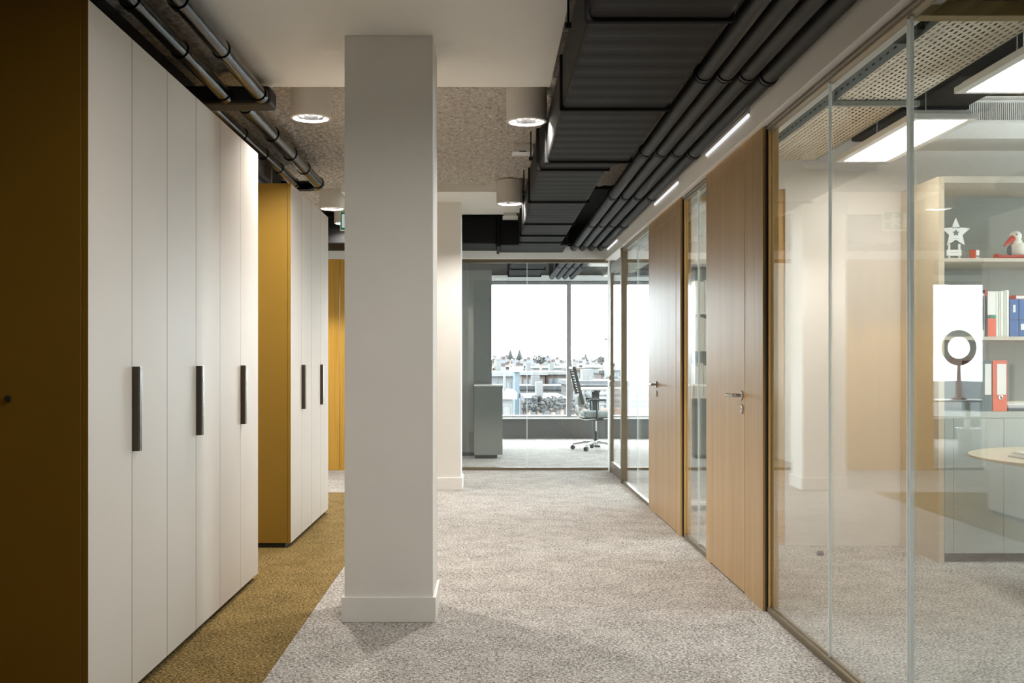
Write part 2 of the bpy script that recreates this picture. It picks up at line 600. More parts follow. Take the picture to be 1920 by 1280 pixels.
clg = structure('ceiling_corridor', (0, 0, 0), 'grey sprayed acoustic ceiling above the corridor')
box('slab', -1.95, BX, BACK, FAR - 0.05, CEIL + 0.02, SLAB - 0.002, 'rough_ceiling', clg)
rough_sheet('sprayed_coating', -1.95, BX, 6.08, 9.92, CEIL, 0.009, 0.0085, clg)
rough_sheet('sprayed_coating', -1.95, -1.33, 9.9, 12.38, CEIL, 0.016, 0.0085, clg)
rough_sheet('sprayed_coating', -1.95, -1.30, 2.5, 6.12, CEIL, 0.0125, 0.0075, clg)
rough_sheet('sprayed_coating', 0.30, BX, 2.5, 6.12, CEIL, 0.016, 0.0075, clg)
b1 = box('ceiling_soffit', -1.36, 0.355, 4.55, 6.11, BEAM, CEIL + 0.03, 'white', kind='structure')
b1['label'] = 'smooth plaster soffit over the nearest column'
b2 = box('ceiling_soffit', -1.36, 0.74, 9.87, 11.37, BEAM, CEIL + 0.03, 'white', kind='structure')
b2['label'] = 'smooth plaster soffit over the far column'

box('trim_9', 0.74, BX, 9.95, FAR - 0.07, CEIL - 0.03, CEIL + 0.02, 'black_flat', kind='structure')['label'] = 'black ceiling panel above the far end of the pipes'
box('wall_left', -2.10, -1.95, 3.4, 9.0, 0, SLAB, 'white', kind='structure')
box('wall_left_near', -2.10, -1.95, BACK, 3.4, 0, SLAB, 'mustard', kind='structure')
box('wall_alcove', LX, -1.95, 9.0, 9.12, 0, SLAB, 'white', kind='structure')
box('wall_far_left', LX - 0.12, LX, 9.0, WIN, 0, SLAB, 'white', kind='structure')
box('wall_behind', -2.1, RX, BACK - 0.12, BACK, 0, SLAB, 'dark_panel', kind='structure')

# bulkheads: a white box above the glazing, along the right and across the end
box('trim_1', BX, BX + 0.15, 0.75, FAR + 0.1, TRANSOM + 0.012, SLAB, 'white', kind='structure', bev=0.004)['label'] = 'white bulkhead running above the office glazing'
box('trim_2', LX, BX, FAR - 0.06, FAR + 0.1, 2.456, 2.605, 'white', kind='structure', bev=0.004)['label'] = 'white bulkhead across the end of the corridor'
box('trim_10', LX, BX, FAR - 0.02, FAR + 0.1, 2.605, SLAB, 'black_flat', kind='structure')['label'] = 'black panel closing the ceiling void above the end bulkhead'
box('trim_3', BX + 0.15, RX, FAR - 0.05, FAR + 0.1, 2.456, SLAB, 'white', kind='structure')
box('wall_right_near', BX, BX + 0.15, BACK, 0.75, 0, SLAB, 'white', kind='structure')
# black fascia above the cabinets, with a glazed clerestory behind the gap
box('trim_4', -1.95, -1.73, 2.2, 6.4, 2.475, CEIL - 0.01, 'black_flat', kind='structure')['label'] = 'black fascia above the first cabinets'
cl = structure('window_9', (-1.73, 6.4, 2.475), 'grey framed clerestory above the second cabinets')
box('frame', -1.76, -1.72, 6.42, 8.48, 2.48, 2.52, 'frame_grey', cl)
box('frame', -1.76, -1.72, 6.42, 8.48, 2.66, 2.69, 'frame_grey', cl)
box('frame', -1.76, -1.715, 8.44, 8.48, 2.48, 2.86, 'blind', cl)
box('frame', -1.76, -1.72, 6.42, 6.46, 2.48, 2.86, 'frame_grey', cl)
box('panel', -1.78, -1.765, 6.42, 8.48, 2.48, 2.86, 'blind', cl)
box('trim_5', -1.95, -1.73, 8.5, 9.0, 2.475, CEIL - 0.01, 'black_flat', kind='structure')

# ------------------------------------------------------------------ columns
def column(label, y0):
    t = thing('column', label, 'column', (-0.479, y0 + 0.2, 0), 'square white columns')
    box('shaft', -0.693, -0.265, y0, y0 + 0.40, 0, BEAM, 'white', t, 0.003)
    p = 0.014
    sk = box('skirting', -0.693 - p, -0.265 + p, y0 - p, y0 + 0.40 + p, 0, 0.121, 'skirting', t, 0.003)
    return t


column('broad white square column with a skirting, nearest the camera', 5.15)
column('white square column farther away, half hidden behind the near one', 10.5)


# ------------------------------------------------------------------ storage cabinets
HANDLE = profile_z([(0, 0), (0.024, 0), (0.030, 0.004), (0.030, 0.010), (0.023, 0.012), (0.023, 0.015), (0.030, 0.017), (0.030, 0.022),
                    (0.025, 0.026), (0, 0.026)], -0.158, 0.158, ['shaded_steel', 'steel'])
for p in HANDLE.polygons:
    p.material_index = 1 if p.normal.x > 0.5 else 0  # front faces bright steel, the rest painted dark as if in shade


def cabinet(y0, label, lock=False, DW=0.4373):
    t = thing('storage_cabinet', label, 'cabinet', (-1.63, y0 + DW, 0), 'tall storage cabinets')
    box('plinth', -1.90, -1.37, y0 + 0.012, y0 + 2 * DW - 0.012, 0.0, 0.035, 'black_flat', t)
    body = box('body', -1.93, -1.353, y0 + 0.0005, y0 + 2 * DW - 0.0005, 0.035, 2.46, 'mustard', t, 0.0015)
    if lock:
        lk = lathe([(0, -0.003), (0.011, -0.003), (0.012, 0), (0.006, 0.001), (0.005, -0.001), (0, -0.001)], 'black_flat', 20)
        o = place('lock', lk, (-1.597, y0 - 0.0005, 1.13), t)
        o.rotation_euler = (-math.pi / 2, 0, 0)
    box('gap_shade', -1.3525, -1.3335, y0 + DW - 0.0016, y0 + DW + 0.0016, 0.036, 2.459, 'black_flat', t)  # black strip in the door gap, stands in for the shade there
    box('gap_shade', -1.3525, -1.3335, y0 + 2 * DW - 0.0016, y0 + 2 * DW - 0.0002, 0.036, 2.459, 'black_flat', t)
    for k in range(2):
        d = box('door', -1.351, -1.33, y0 + k * DW + 0.0016, y0 + (k + 1) * DW - 0.0016, 0.035, 2.46, 'mustard', t, 0.0006, front='door_white')
        if k == 1:
            place('handle', HANDLE, (-1.3305, y0 + DW + 0.004, 1.078), d)
    return t


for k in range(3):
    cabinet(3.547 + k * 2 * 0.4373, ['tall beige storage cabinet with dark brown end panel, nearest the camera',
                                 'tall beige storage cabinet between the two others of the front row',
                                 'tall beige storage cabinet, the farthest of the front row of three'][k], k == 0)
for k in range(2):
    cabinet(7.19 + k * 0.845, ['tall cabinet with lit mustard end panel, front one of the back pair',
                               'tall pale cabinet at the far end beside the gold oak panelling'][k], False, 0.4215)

# ------------------------------------------------------------------ glazed wall along the right: door sets, panes, tracks
wr = structure('wall_right', (GX, 6.0, 0), 'glazed office wall along the corridor')


def pane(y0, y1, parent=wr, z0=0.03, z1=TRANSOM):
    return box('pane', GX - 0.005, GX + 0.005, y0, y1, z0, z1, 'glass', parent)


for a, b in ((0.75, 3.565), (3.60, 4.418), (4.424, 5.335), (6.79, 7.17), (7.18, 7.62), (9.20, 11.06)):
    pane(a, b)
for a, b in ((0.75, 5.335), (6.77, 7.62), (9.19, 11.06)):
    box('track', GX - 0.020, GX + 0.020, a, b, 0.0, 0.030, 'bronze', wr, 0.002)
    box('head_track', GX - 0.018, GX + 0.018, a, b, TRANSOM - 0.022, TRANSOM + 0.012, 'bronze', wr, 0.002)
    box('head_bead', GX - 0.026, GX - 0.019, a, b, TRANSOM - 0.012, TRANSOM - 0.004, 'steel', wr)
box('glass_joint', GX - 0.006, GX + 0.006, 4.418, 4.424, 0.03, TRANSOM - 0.022, 'glass_edge', wr)
box('glass_joint', GX - 0.0055, GX + 0.0055, 3.593, 3.600, 0.03, TRANSOM - 0.022, 'glass_edge', wr)
box('glass_joint', GX - 0.006, GX + 0.006, 3.565, 3.572, 0.03, TRANSOM - 0.022, 'glass_edge', wr)
box('glass_joint', GX - 0.006, GX + 0.006, 7.17, 7.18, 0.03, TRANSOM - 0.022, 'glass_edge', wr)
box('glass_joint', GX - 0.006, GX + 0.006, 10.1, 10.106, 0.03, TRANSOM - 0.022, 'glass_edge', wr)


def lever(parent, y, z, direction, x=1.383):
    """steel lever handle with rosette and keyhole plate on the corridor face; direction is the way the lever points along y"""
    ros = lathe([(0, 0.009), (0.022, 0.009), (0.026, 0.006), (0.026, 0)], 'steel', 28)
    o = place('handle', ros, (x, y, z), parent)
    o.rotation_euler = (0, -math.pi / 2, 0)
    tube('lever', [(0, 0, 0.0), (0, 0, 0.045), (0, 0.006 * direction, 0.054), (0, 0.02 * direction, 0.058), (0, 0.13 * direction, 0.058)],
         0.0095, 'steel', o, 14, local=True)
    key = lathe([(0, 0.004), (0.007, 0.004), (0.008, 0.008), (0.022, 0.008), (0.025, 0.005), (0.025, 0)], 'steel', 28)
    k = place('keyhole_plate', key, (x, y, z - 0.075), parent)
    k.rotation_euler = (0, -math.pi / 2, 0)
    return o


def oak_door(name, y0, y1, leaf0, leaf1, near_handle, label, post_end):
    t = structure(name, (GX, (y0 + y1) / 2, 0), label)
    f0, f1 = 1.385, 1.455
    box('fixed_panel', f0, f1, y0, leaf0 - 0.002, 0, TRANSOM + 0.010, 'oak', t, 0.001)
    box('fixed_panel', f0, f1, leaf1 + 0.002, y1, 0, TRANSOM + 0.010, 'oak', t, 0.001)
    box('head_panel', f0, f1, leaf0 - 0.002, leaf1 + 0.002, 2.346, TRANSOM + 0.010, 'oak', t, 0.001)
    lf = box('door_leaf', f0 - 0.001, f1 - 0.01, leaf0, leaf1, 0.010, 2.342, 'oak', t, 0.0015)
    hy = leaf0 + 0.05 if near_handle else leaf1 - 0.05
    lever(lf, hy, 1.073, 1 if near_handle else -1)
    # post beside the glass, near end: dark shadow gap and a golden oak stile
    e = post_end
    box('shadow_gap', f0 + 0.014, f1, e - 0.020, e, 0, TRANSOM + 0.010, 'black_flat', t)
    box('stile', f0 + 0.023, f1, e - 0.042, e - 0.020, 0.0, TRANSOM + 0.010, 'oak_edge', t, 0.001)
    box('stile', f0 + 0.0005, f0 + 0.013, e - 0.0008, e, 0.0, TRANSOM + 0.008, 'oak_edge', t)
    return t


oak_door('door_1', 5.377, 6.77, 5.755, 6.64, True, 'oak office door with steel lever, nearest the camera', 5.377)
oak_door('door_2', 7.68, 9.19, 7.86, 8.80, False, 'second oak office door farther along the corridor', 7.68)

# bronze framed glass door at the far end
d3 = structure('door_3', (GX, 11.7, 0), 'narrow bronze framed glass door at the end of the corridor')
box('post', GX - 0.035, GX + 0.035, 11.06, 11.135, 0, TRANSOM + 0.012, 'bronze', d3, 0.002)
gl = box('door_leaf', GX - 0.018, GX + 0.018, 11.14, 11.20, 0.01, 2.40, 'bronze', d3, 0.002)
box('stile', GX - 0.022, GX + 0.022, 12.16, 12.26, 0.0, 2.42, 'bronze', d3, 0.002)
box('rail', GX - 0.018, GX + 0.018, 11.20, 12.16, 0.01, 0.13, 'bronze', d3, 0.002)
box('rail', GX - 0.018, GX + 0.018, 11.20, 12.16, 2.27, 2.37, 'bronze', d3, 0.002)
box('pane', GX - 0.004, GX + 0.004, 11.20, 12.16, 0.13, 2.27, 'glass', d3)
lever(d3, 12.20, 1.08, -1, GX - 0.024)
box('pane', GX - 0.004, GX + 0.004, 12.27, FAR - 0.02, 0.03, TRANSOM, 'glass', d3)

# ------------------------------------------------------------------ glazing across the end
wf = structure('wall_end', (0, FAR, 0), 'glazed wall across the end of the corridor')
for a, b in ((-2.95, -2.36), (-1.09, 0.452), (0.458, 1.40), (1.44, 2.70), (2.705, 5.2)):
    box('pane', a, b, FAR - 0.005, FAR + 0.005, 0.03, 2.44, 'glass', wf)
for a, b in ((-2.95, -2.36), (-1.09, 1.40), (1.44, 5.2)):
    box('track', a, b, FAR - 0.025, FAR + 0.025, 0, 0.032, 'bronze', wf, 0.002)
    box('head_track', a, b, FAR - 0.035, FAR + 0.035, 2.415, 2.458, 'bronze', wf, 0.002)
for a in (0.455, 2.7025):
    box('glass_joint', a - 0.003, a + 0.003, FAR - 0.008, FAR + 0.008, 0.032, 2.415, 'glass_edge', wf)
box('corner_post', 1.40, 1.44, FAR - 0.02, FAR + 0.02, 0, 2.45, 'glass_edge', wf)
box('wall_end_left', LX, -2.95, FAR - 0.05, FAR + 0.05, 0, 2.456, 'white', kind='structure')
op = structure('wall_panelling', (-1.7, FAR, 0), 'golden oak wall panels beyond the cabinets')
for a, b in ((-2.36, -1.728), (-1.722, -1.09)):
    box('panel', a, b, FAR - 0.03, FAR + 0.04, 0.0, 2.452, 'oak_gold', op, 0.002)

# ------------------------------------------------------------------ office partitions
w0 = structure('wall_partition_glass', (3.3, 3.58, 0), 'glass partition between the two nearest offices')
box('pane', GX + 0.012, RX, 3.577, 3.587, 0.03, 2.42, 'glass', w0)
box('head_track', GX + 0.02, RX, 3.55, 3.61, 2.405, 2.455, 'gold_frame', w0, 0.002)
box('head_rail', GX + 0.02, RX, 3.535, 3.62, 2.460, 2.475, 'gold_frame', w0, 0.002)
box('track', GX + 0.025, RX, 3.56, 3.605, 0, 0.03, 'bronze', w0, 0.002)
box('infill', BX + 0.152, RX, 3.54, 3.62, 2.475, 2.58, 'white', w0)
box('wall_partition_white', 2.035, RX, 7.30, 7.40, 0, SLAB, 'white', kind='structure')['label'] = 'white wall at the back of the nearest office'
wp = structure('wall_partition_strip', (1.75, 7.35, 0), 'oak framed glass strip beside the white wall')
box('frame', 1.985, 2.035, 7.32, 7.38, 0, 2.44, 'oak_edge', wp)
box('frame', 1.46, 1.985, 7.32, 7.38, 2.36, 2.40, 'oak_edge', wp)
box('infill', 1.515, 2.035, 7.30, 7.40, 2.44, SLAB, 'white', wp)
box('pane', 1.46, 1.985, 7.345, 7.355, 0.02, 2.40, 'glass', wp)
box('wall_partition_back', 1.62, RX, 9.32, 9.40, 0, SLAB, 'white', kind='structure')
# outer wall of the offices, with windows
wrx = structure('wall_outer_right', (RX, 6, 0))
box('sill_wall', RX, RX + 0.2, BACK, WIN, 0, 0.75, 'white', wrx)
box('lintel', RX, RX + 0.2, BACK, WIN, 2.6, SLAB, 'white', wrx)
for a, b in ((BACK, 4.4), (6.5, 7.7), (9.1, 9.7), (12.2, 12.8), (17.0, WIN)):
    box('pier', RX, RX + 0.2, a, b, 0.75, 2.6, 'white', wrx)
for n, (a, b) in enumerate(((4.4, 6.5), (7.7, 9.1), (9.7, 12.2), (12.8, 17.0))):
    w = structure('window_%d' % (n + 4), (RX + 0.1, (a + b) / 2, 0.75))
    box('pane', RX + 0.09, RX + 0.10, a, b, 0.75, 2.6, 'window_glass', w)
    box('frame', RX + 0.06, RX + 0.13, a, a + 0.05, 0.75, 2.6, 'frame_grey', w)
    box('frame', RX + 0.06, RX + 0.13, b - 0.05, b, 0.75, 2.6, 'frame_grey', w)
    box('frame', RX + 0.06, RX + 0.13, a + 0.05, b - 0.05, 0.75, 0.80, 'frame_grey', w)
    box('frame', RX + 0.06, RX + 0.13, a + 0.05, b - 0.05, 2.55, 2.6, 'frame_grey', w)
box('wall_office_divider', -1.06, -0.96, FAR + 0.1, WIN, 0, SLAB, 'white', kind='structure')

# ------------------------------------------------------------------ window wall
box('wall_window_sill', LX, RX + 0.2, WIN, WIN + 0.2, 0, 0.325, 'dark_panel', kind='structure')
box('trim_6', LX, RX + 0.2, WIN - 0.03, WIN + 0.22, 0.325, 0.345, 'plastic', kind='structure')['label'] = 'thin white window ledge'
box('wall_window_head', LX, RX + 0.2, WIN, WIN + 0.2, 2.58, SLAB, 'dark_panel', kind='structure')
bb = box('trim_7', LX, RX, WIN - 0.16, WIN - 0.005, 2.60, 2.68, 'blind', kind='structure')
bb['label'] = 'pale blind box above the windows'
edges = (-6.8, -4.2, -0.99, 1.34, 3.62, 5.3)
for n in range(5):
    a, b = edges[n], edges[n + 1]
    w = structure('window_%d' % (n + 20) if n > 2 else 'window_%d' % (n + 1), ((a + b) / 2, WIN + 0.1, 0.345))
    box('pane', a, b, WIN + 0.10, WIN + 0.11, 0.345, 2.58, 'window_glass', w)
    box('frame', a - 0.035, a + 0.035, WIN + 0.05, WIN + 0.16, 0.345, 2.58, 'frame_grey', w)
    box('frame', a + 0.035, b - 0.035, WIN + 0.06, WIN + 0.15, 2.545, 2.58, 'frame_grey', w)
    box('frame', a + 0.035, b - 0.035, WIN + 0.06, WIN + 0.15, 0.345, 0.37, 'frame_grey', w)


# portals only guide the sampling of the sky through the openings
def portal(c, sx, sy, rot):
    d = bpy.data.lights.new('window_portal', 'AREA')
    d.shape = 'RECTANGLE'
    d.size, d.size_y = sx, sy
    d.cycles.is_portal = True
    o = bpy.data.objects.new('window_portal', d)
    COL.objects.link(o)
    o.location = c
    o.rotation_euler = rot


portal((-0.75, WIN + 0.25, 1.46), 12.2, 2.3, (-math.pi / 2, 0, 0))
portal((RX + 0.25, 10.7, 1.68), 12.8, 1.9, (math.pi / 2, 0, math.pi / 2))

# ------------------------------------------------------------------ black duct along the ceiling
duct = thing('ventilation_duct', 'black rectangular ventilation duct hung along the corridor ceiling', 'duct', (0.62, 7.0, 2.5))


def duct_section(y0, y1, x0, x1, x2, x3, z0, z1, parent, name='duct_section'):
    """x0,x1 at the near end, x2,x3 at the far end; shallow beads across the underside"""
    n = max(2, int((y1 - y0) / 0.16))
    rings = []
    r = 0.018
    verts, faces = [], []
    for i in range(4 * n + 1):
        t = i / (4 * n)
        a, b = x0 + (x2 - x0) * t, x1 + (x3 - x1) * t
        y = y0 + (y1 - y0) * t
        d = 0.0025 if (i % 4 in (1, 2) and 0 < i < 4 * n) else 0.0
        ring = [(a, z1), (a, z0 + r), (a + r * 0.3, z0 + r * 0.3), (a + r, z0 + d), (b - r, z0 + d), (b - r * 0.3, z0 + r * 0.3), (b, z0 + r), (b, z1)]
        base = len(verts)
        verts += [(x, y, z) for x, z in ring]
        rings.append(base)
    m = 8
    for i in range(len(rings) - 1):
        for k in range(m):
            l = (k + 1) % m
            faces.append((rings[i] + k, rings[i] + l, rings[i + 1] + l, rings[i + 1] + k))
    faces.append(tuple(rings[0] + k for k in range(m)))
    faces.append(tuple(rings[-1] + k for k in range(m - 1, -1, -1)))
    c = Vector(((x0 + x1) / 2, (y0 + y1) / 2, (z0 + z1) / 2))
    me = mesh_from([Vector(v) - c for v in verts], faces, 'black')
    return place(name, me, c, parent)


FL = [1.0, 2.5, 3.9, 5.27, 6.65, 6.92, 8.31, 9.62, 10.5, 11.1, 11.45]
ZD0, ZD1 = 2.503, 2.76
def duct_x(y):
    if y <= 6.65:
        return 0.366, 0.885
    if y >= 6.92:
        return 0.325, 0.775
    return 0.345, 0.83
for a, b in zip(FL[:-1], FL[1:]):
    xa, xb = duct_x(a), duct_x(b)
    duct_section(a, b, xa[0], xa[1], xb[0], xb[1], ZD0, ZD1, duct)
for y in FL[1:-1]:
    a, b = duct_x(y)
    box('flange', a - 0.014, b + 0.014, y - 0.022, y - 0.003, ZD0 - 0.014, ZD1 + 0.010, 'black', duct, 0.012)
    box('flange', a - 0.010, b + 0.010, y + 0.003, y + 0.020, ZD0 - 0.010, ZD1 + 0.008, 'black', duct, 0.010)
for y in (4.6, 7.6, 9.1):
    for x in (duct_x(y)[0] - 0.02, duct_x(y)[1] + 0.02):
        tube('hanger_rod', [(x, y, CEIL + 0.02), (x, y, ZD1 - 0.05)], 0.005, 'black_pipe', duct, 8)
        box('hanger_clip', x - 0.014, x + 0.014, y - 0.012, y + 0.012, ZD1 - 0.07, ZD1 - 0.045, 'black_pipe', duct, 0.003)
for y, x in ((5.0, 0.366),):
    pass
# cross duct behind the far soffit
xd = thing('cross_duct', 'black duct crossing the ceiling in front of the end glazing', 'duct', (-1.3, 11.85, 2.53))
box('duct_section', -4.1, -1.5, 11.50, 12.25, 2.535, 2.84, 'black', xd, 0.012)
box('duct_section', -1.47, 0.10, 11.50, 12.25, 2.535, 2.84, 'black', xd, 0.012)
box('duct_section', 0.13, 0.86, 11.47, 12.25, 2.515, 2.84, 'black', xd, 0.012)
box('flange', -1.50, -1.47, 11.48, 12.27, 2.52, 2.85, 'black', xd, 0.006)
box('flange', 0.10, 0.13, 11.46, 12.27, 2.50, 2.85, 'black', xd, 0.006)
tg = thing('conduit', 'thin black conduit crossing below the duct at the end', 'conduit', (-1.0, 12.32, 2.60))
tube('pipe', [(-4.1, 12.32, 2.632), (1.30, 12.32, 2.632)], 0.018, 'black_pipe', tg, 12)
for x in (-2.6, -0.18, 0.62):
    box('clip', x - 0.06, x + 0.06, 12.29, 12.35, 2.60, 2.67, 'black_pipe', tg, 0.004)

# ------------------------------------------------------------------ four insulated pipes beside the duct
ords = ['beside the duct, leftmost of the four', 'second of the four from the duct', 'third of the four from the duct', 'rightmost of the four, along the white bulkhead']
JY = [1.45, 3.19, 4.94, 6.74, 8.49, 10.21, 11.95]
for k, x in enumerate((0.995, 1.095, 1.195, 1.305)):
    t = thing('insulated_pipe', 'black insulated ceiling pipe, ' + ords[k], 'pipe', (x, 7.0, 2.585), 'black pipes beside the duct')
    ys = [0.9] + JY + [FAR - 0.07]
    for a, b in zip(ys[:-1], ys[1:]):
        tube('pipe_section', [(x, a + 0.012, 2.585), (x, b - 0.012, 2.585)], 0.0405, 'black_pipe', t, 24)
    for y in JY:
        y += 0.05 * (k == 3)
        tube('collar', [(x, y - 0.05, 2.585), (x, y + 0.012, 2.585)], 0.0455, 'black_pipe', t, 24)
        tube('collar_ring', [(x, y - 0.018, 2.585), (x, y - 0.006, 2.585)], 0.0475, 'black', t, 24)

# ------------------------------------------------------------------ two shiny pipes above the cabinets, with a jog to the left
for k, (x, lab) in enumerate(((-1.255, 'shiny black wrapped pipe along the ceiling edge, right one above the cabinets'),
                              (-1.45, 'shiny black wrapped pipe close above the cabinets, left of the other'))):
    z = 2.725
    t = thing('wrapped_pipe', lab, 'pipe', (x, 6.0, z), 'pipes above the cabinets')
    xs = x - 0.14
    near = [1.2, 2.3, 3.4, 4.35, 5.05, 5.86]
    for a, b in zip(near[:-1], near[1:]):
        tube('pipe_section', [(x, a + 0.006, z), (x, b - 0.006, z)], 0.040, 'black_shiny', t, 20)
        tube('collar', [(x, b - 0.035, z), (x, b + 0.02, z)], 0.046, 'black_shiny', t, 20)
    tube('elbow', [(x, 5.86, z), (x, 5.90, z), (x - 0.02, 5.95, z), (x - 0.12, 6.02, z), (xs, 6.07, z), (xs, 6.12, z)], 0.041, 'black_shiny', t, 20)
    tube('elbow', [(xs, 8.75, z), (xs, 8.80, z), (xs - 0.03, 8.87, z), (xs - 0.10, 8.90, z), (-1.72, 8.90, z)], 0.045 if k == 0 else 0.038, 'black_shiny', t, 20) if k == 0 else None
    far = [6.12, 6.9, 7.55, 8.1, 8.75]
    for a, b in zip(far[:-1], far[1:]):
        tube('pipe_section', [(xs, a + 0.006, z), (xs, b - 0.006, z)], 0.046 if k == 0 else 0.039, 'black_shiny', t, 20)
        tube('collar', [(xs, b - 0.03, z), (xs, b + 0.02, z)], 0.052 if k == 0 else 0.044, 'black_shiny', t, 20)
br = box('pipe_bracket', -1.75, -1.205, 5.90, 6.09, 2.683, 2.785, 'black_flat', bev=0.02)
tag(br, 'black boxed crosspiece where the wrapped pipes jog sideways', 'bracket')

# ------------------------------------------------------------------ cylinder downlights
lamp_shell = lathe([(0.0, 0.205), (0.122, 0.205), (0.122, 0.0), (0.119, -0.003), (0.104, -0.003), (0.103, 0.002), (0.103, 0.014)], 'lamp_shell', 48)
lamp_refl = lathe([(0.1025, 0.010), (0.094, 0.045), (0.078, 0.085), (0.055, 0.115)], 'reflector', 20, smooth=False)
lamp_bulb = lathe([(0.0, 0.056), (0.038, 0.056), (0.042, 0.060), (0.042, 0.115)], 'lamp_glow', 24)
lamp_ring = lathe([(0.056, 0.116), (0.050, 0.090), (0.046, 0.090), (0.046, 0.116)], 'reflector', 24)


def downlight(x, y, z, label, power=None, spread=180):
    t = thing('ceiling_downlight', label, 'downlight', (x, y, z), 'surface mounted cylinder downlights')
    place('shell', lamp_shell, (0, 0, 0), t, local=True)
    place('reflector', lamp_refl, (0, 0, 0), t, local=True)
    place('bulb', lamp_bulb, (0, 0, 0), t, local=True)
    place('inner_ring', lamp_ring, (0, 0, 0), t, local=True)
    d = bpy.data.lights.new('downlight_beam', 'AREA')
    d.shape = 'DISK'
    d.size = 0.085 if power is None else 0.16
    d.energy = DOWNLIGHT_W if power is None else power
    d.color = WARM
    d.spread = math.radians(spread)
    o = bpy.data.objects.new('downlight_beam', d)
    COL.objects.link(o)
    o.parent = t
    o.location = (0, 0, 0.050 if power is None else 0.012)
    return t


downlight(0.232, 3.10, 2.700, 'unseen downlight added above the foreground to light the near column', 31.0, 172)  # added lamp, never in view, brightens the column front
downlight(-1.067, 6.42, 2.722, 'white cylinder downlight left of the near column')
downlight(0.232, 6.42, 2.700, 'white cylinder downlight right of the near column, beside the duct')
downlight(-1.497, 10.25, 2.730, 'white cylinder downlight beside the exit sign above the back cabinets')
downlight(0.198, 9.62, 2.686, 'smaller looking white cylinder downlight farther along the duct')
downlight(-1.50, 11.25, 2.72, 'white cylinder downlight at the end of the corridor, seen in the glass')

# ceiling sensors
s1 = thing('ceiling_sensor', 'small white box sensor on the rough ceiling beside the duct', 'sensor', (0.262, 8.15, 2.83))
box('housing', 0.185, 0.335, 8.02, 8.16, 2.845, 2.90, 'lamp_shell', s1, 0.003)
box('cover', 0.183, 0.337, 8.018, 8.16, 2.832, 2.846, 'plastic', s1, 0.003)
box('lens', 0.235, 0.29, 8.016, 8.03, 2.835, 2.843, 'grey_plastic', s1, 0.002)
s2 = thing('ceiling_sensor', 'small white box fitting under the far soffit beside the duct', 'sensor', (0.235, 11.3, 2.77))
box('housing', 0.17, 0.305, 11.24, 11.36, 2.80, 2.83, 'lamp_shell', s2, 0.003)
box('cover', 0.155, 0.32, 11.225, 11.365, 2.77, 2.80, 'plastic', s2, 0.005)

# exit sign
EY, EX = 10.95, -1.37
ex = thing('exit_sign', 'green exit sign hanging beside the far downlight', 'sign', (EX, EY, 2.55))
M['exit_green'] = emit('exit_sign_green', (0.02, 0.30, 0.15), 0.35)
M['exit_white'] = emit('exit_sign_white', (0.9, 1.0, 0.93), 0.5)
box('housing', EX - 0.15, EX + 0.15, EY, EY + 0.03, 2.605, 2.80, 'plastic', ex, 0.006)
sg = box('sign_face', EX - 0.142, EX + 0.142, EY - 0.005, EY + 0.001, 2.618, 2.792, 'exit_green', ex)
box('door_symbol', EX - 0.13, EX - 0.06, EY - 0.008, EY - 0.004, 2.635, 2.775, 'exit_white', sg)
man = [(-0.02, 0.03), (0.02, 0.035), (0.045, 0.0), (0.06, 0.008), (0.03, 0.055), (0.012, 0.06), (0.02, 0.01), (0.05, -0.03), (0.04, -0.07), (0.024, -0.066),
       (0.03, -0.035), (0.0, -0.01), (-0.015, -0.04), (-0.06, -0.05), (-0.06, -0.035), (-0.028, -0.024), (-0.01, 0.02), (-0.03, 0.02), (-0.05, 0.0), (-0.06, 0.01), (-0.035, 0.04)]
place('running_figure', extrude(man, 0.004, 'exit_white'), (EX + 0.02, EY - 0.006, 2.70), sg)
hd = lathe([(0, -0.002), (0.014, -0.002), (0.014, 0.002), (0, 0.002)], 'exit_white', 16)
o = place('figure_head', hd, (EX + 0.04, EY - 0.006, 2.772), sg); o.rotation_euler = (math.pi / 2, 0, 0)
box('arrow', EX + 0.09, EX + 0.135, EY - 0.008, EY - 0.004, 2.695, 2.715, 'exit_white', sg)
for x in (EX - 0.1, EX + 0.1):
    tube('suspension_rod', [(x, EY + 0.015, 2.80), (x, EY + 0.015, 2.90)], 0.005, 'steel', ex, 8)

# LED slots on the bulkhead
for k, (a, b, lab) in enumerate(((5.55, 6.62, 'slim white slot light on the bulkhead above the first oak door'),
                                 (7.62, 8.68, 'slim white slot light on the bulkhead above the second oak door'),
                                 (11.2, 12.1, 'slim white slot light on the bulkhead above the bronze door'))):
    t = thing('slot_light', lab, 'light', (BX, (a + b) / 2, 2.53), 'slot lights on the bulkhead')
    box('housing', BX - 0.006, BX + 0.002, a, b, 2.545, 2.66, 'lamp_shell', t, 0.001)
    box('slot', BX - 0.0075, BX - 0.006, a + 0.05, b - 0.05, 2.565, 2.60, 'beige_panel', t)
    box('slot', BX - 0.0075, BX - 0.006, a + 0.05, b - 0.05, 2.60, 2.615, 'black_flat', t)
    box('diffuser', BX - 0.012, BX + 0.001, a, b, 2.530, 2.546, 'led_line', t, 0.002)

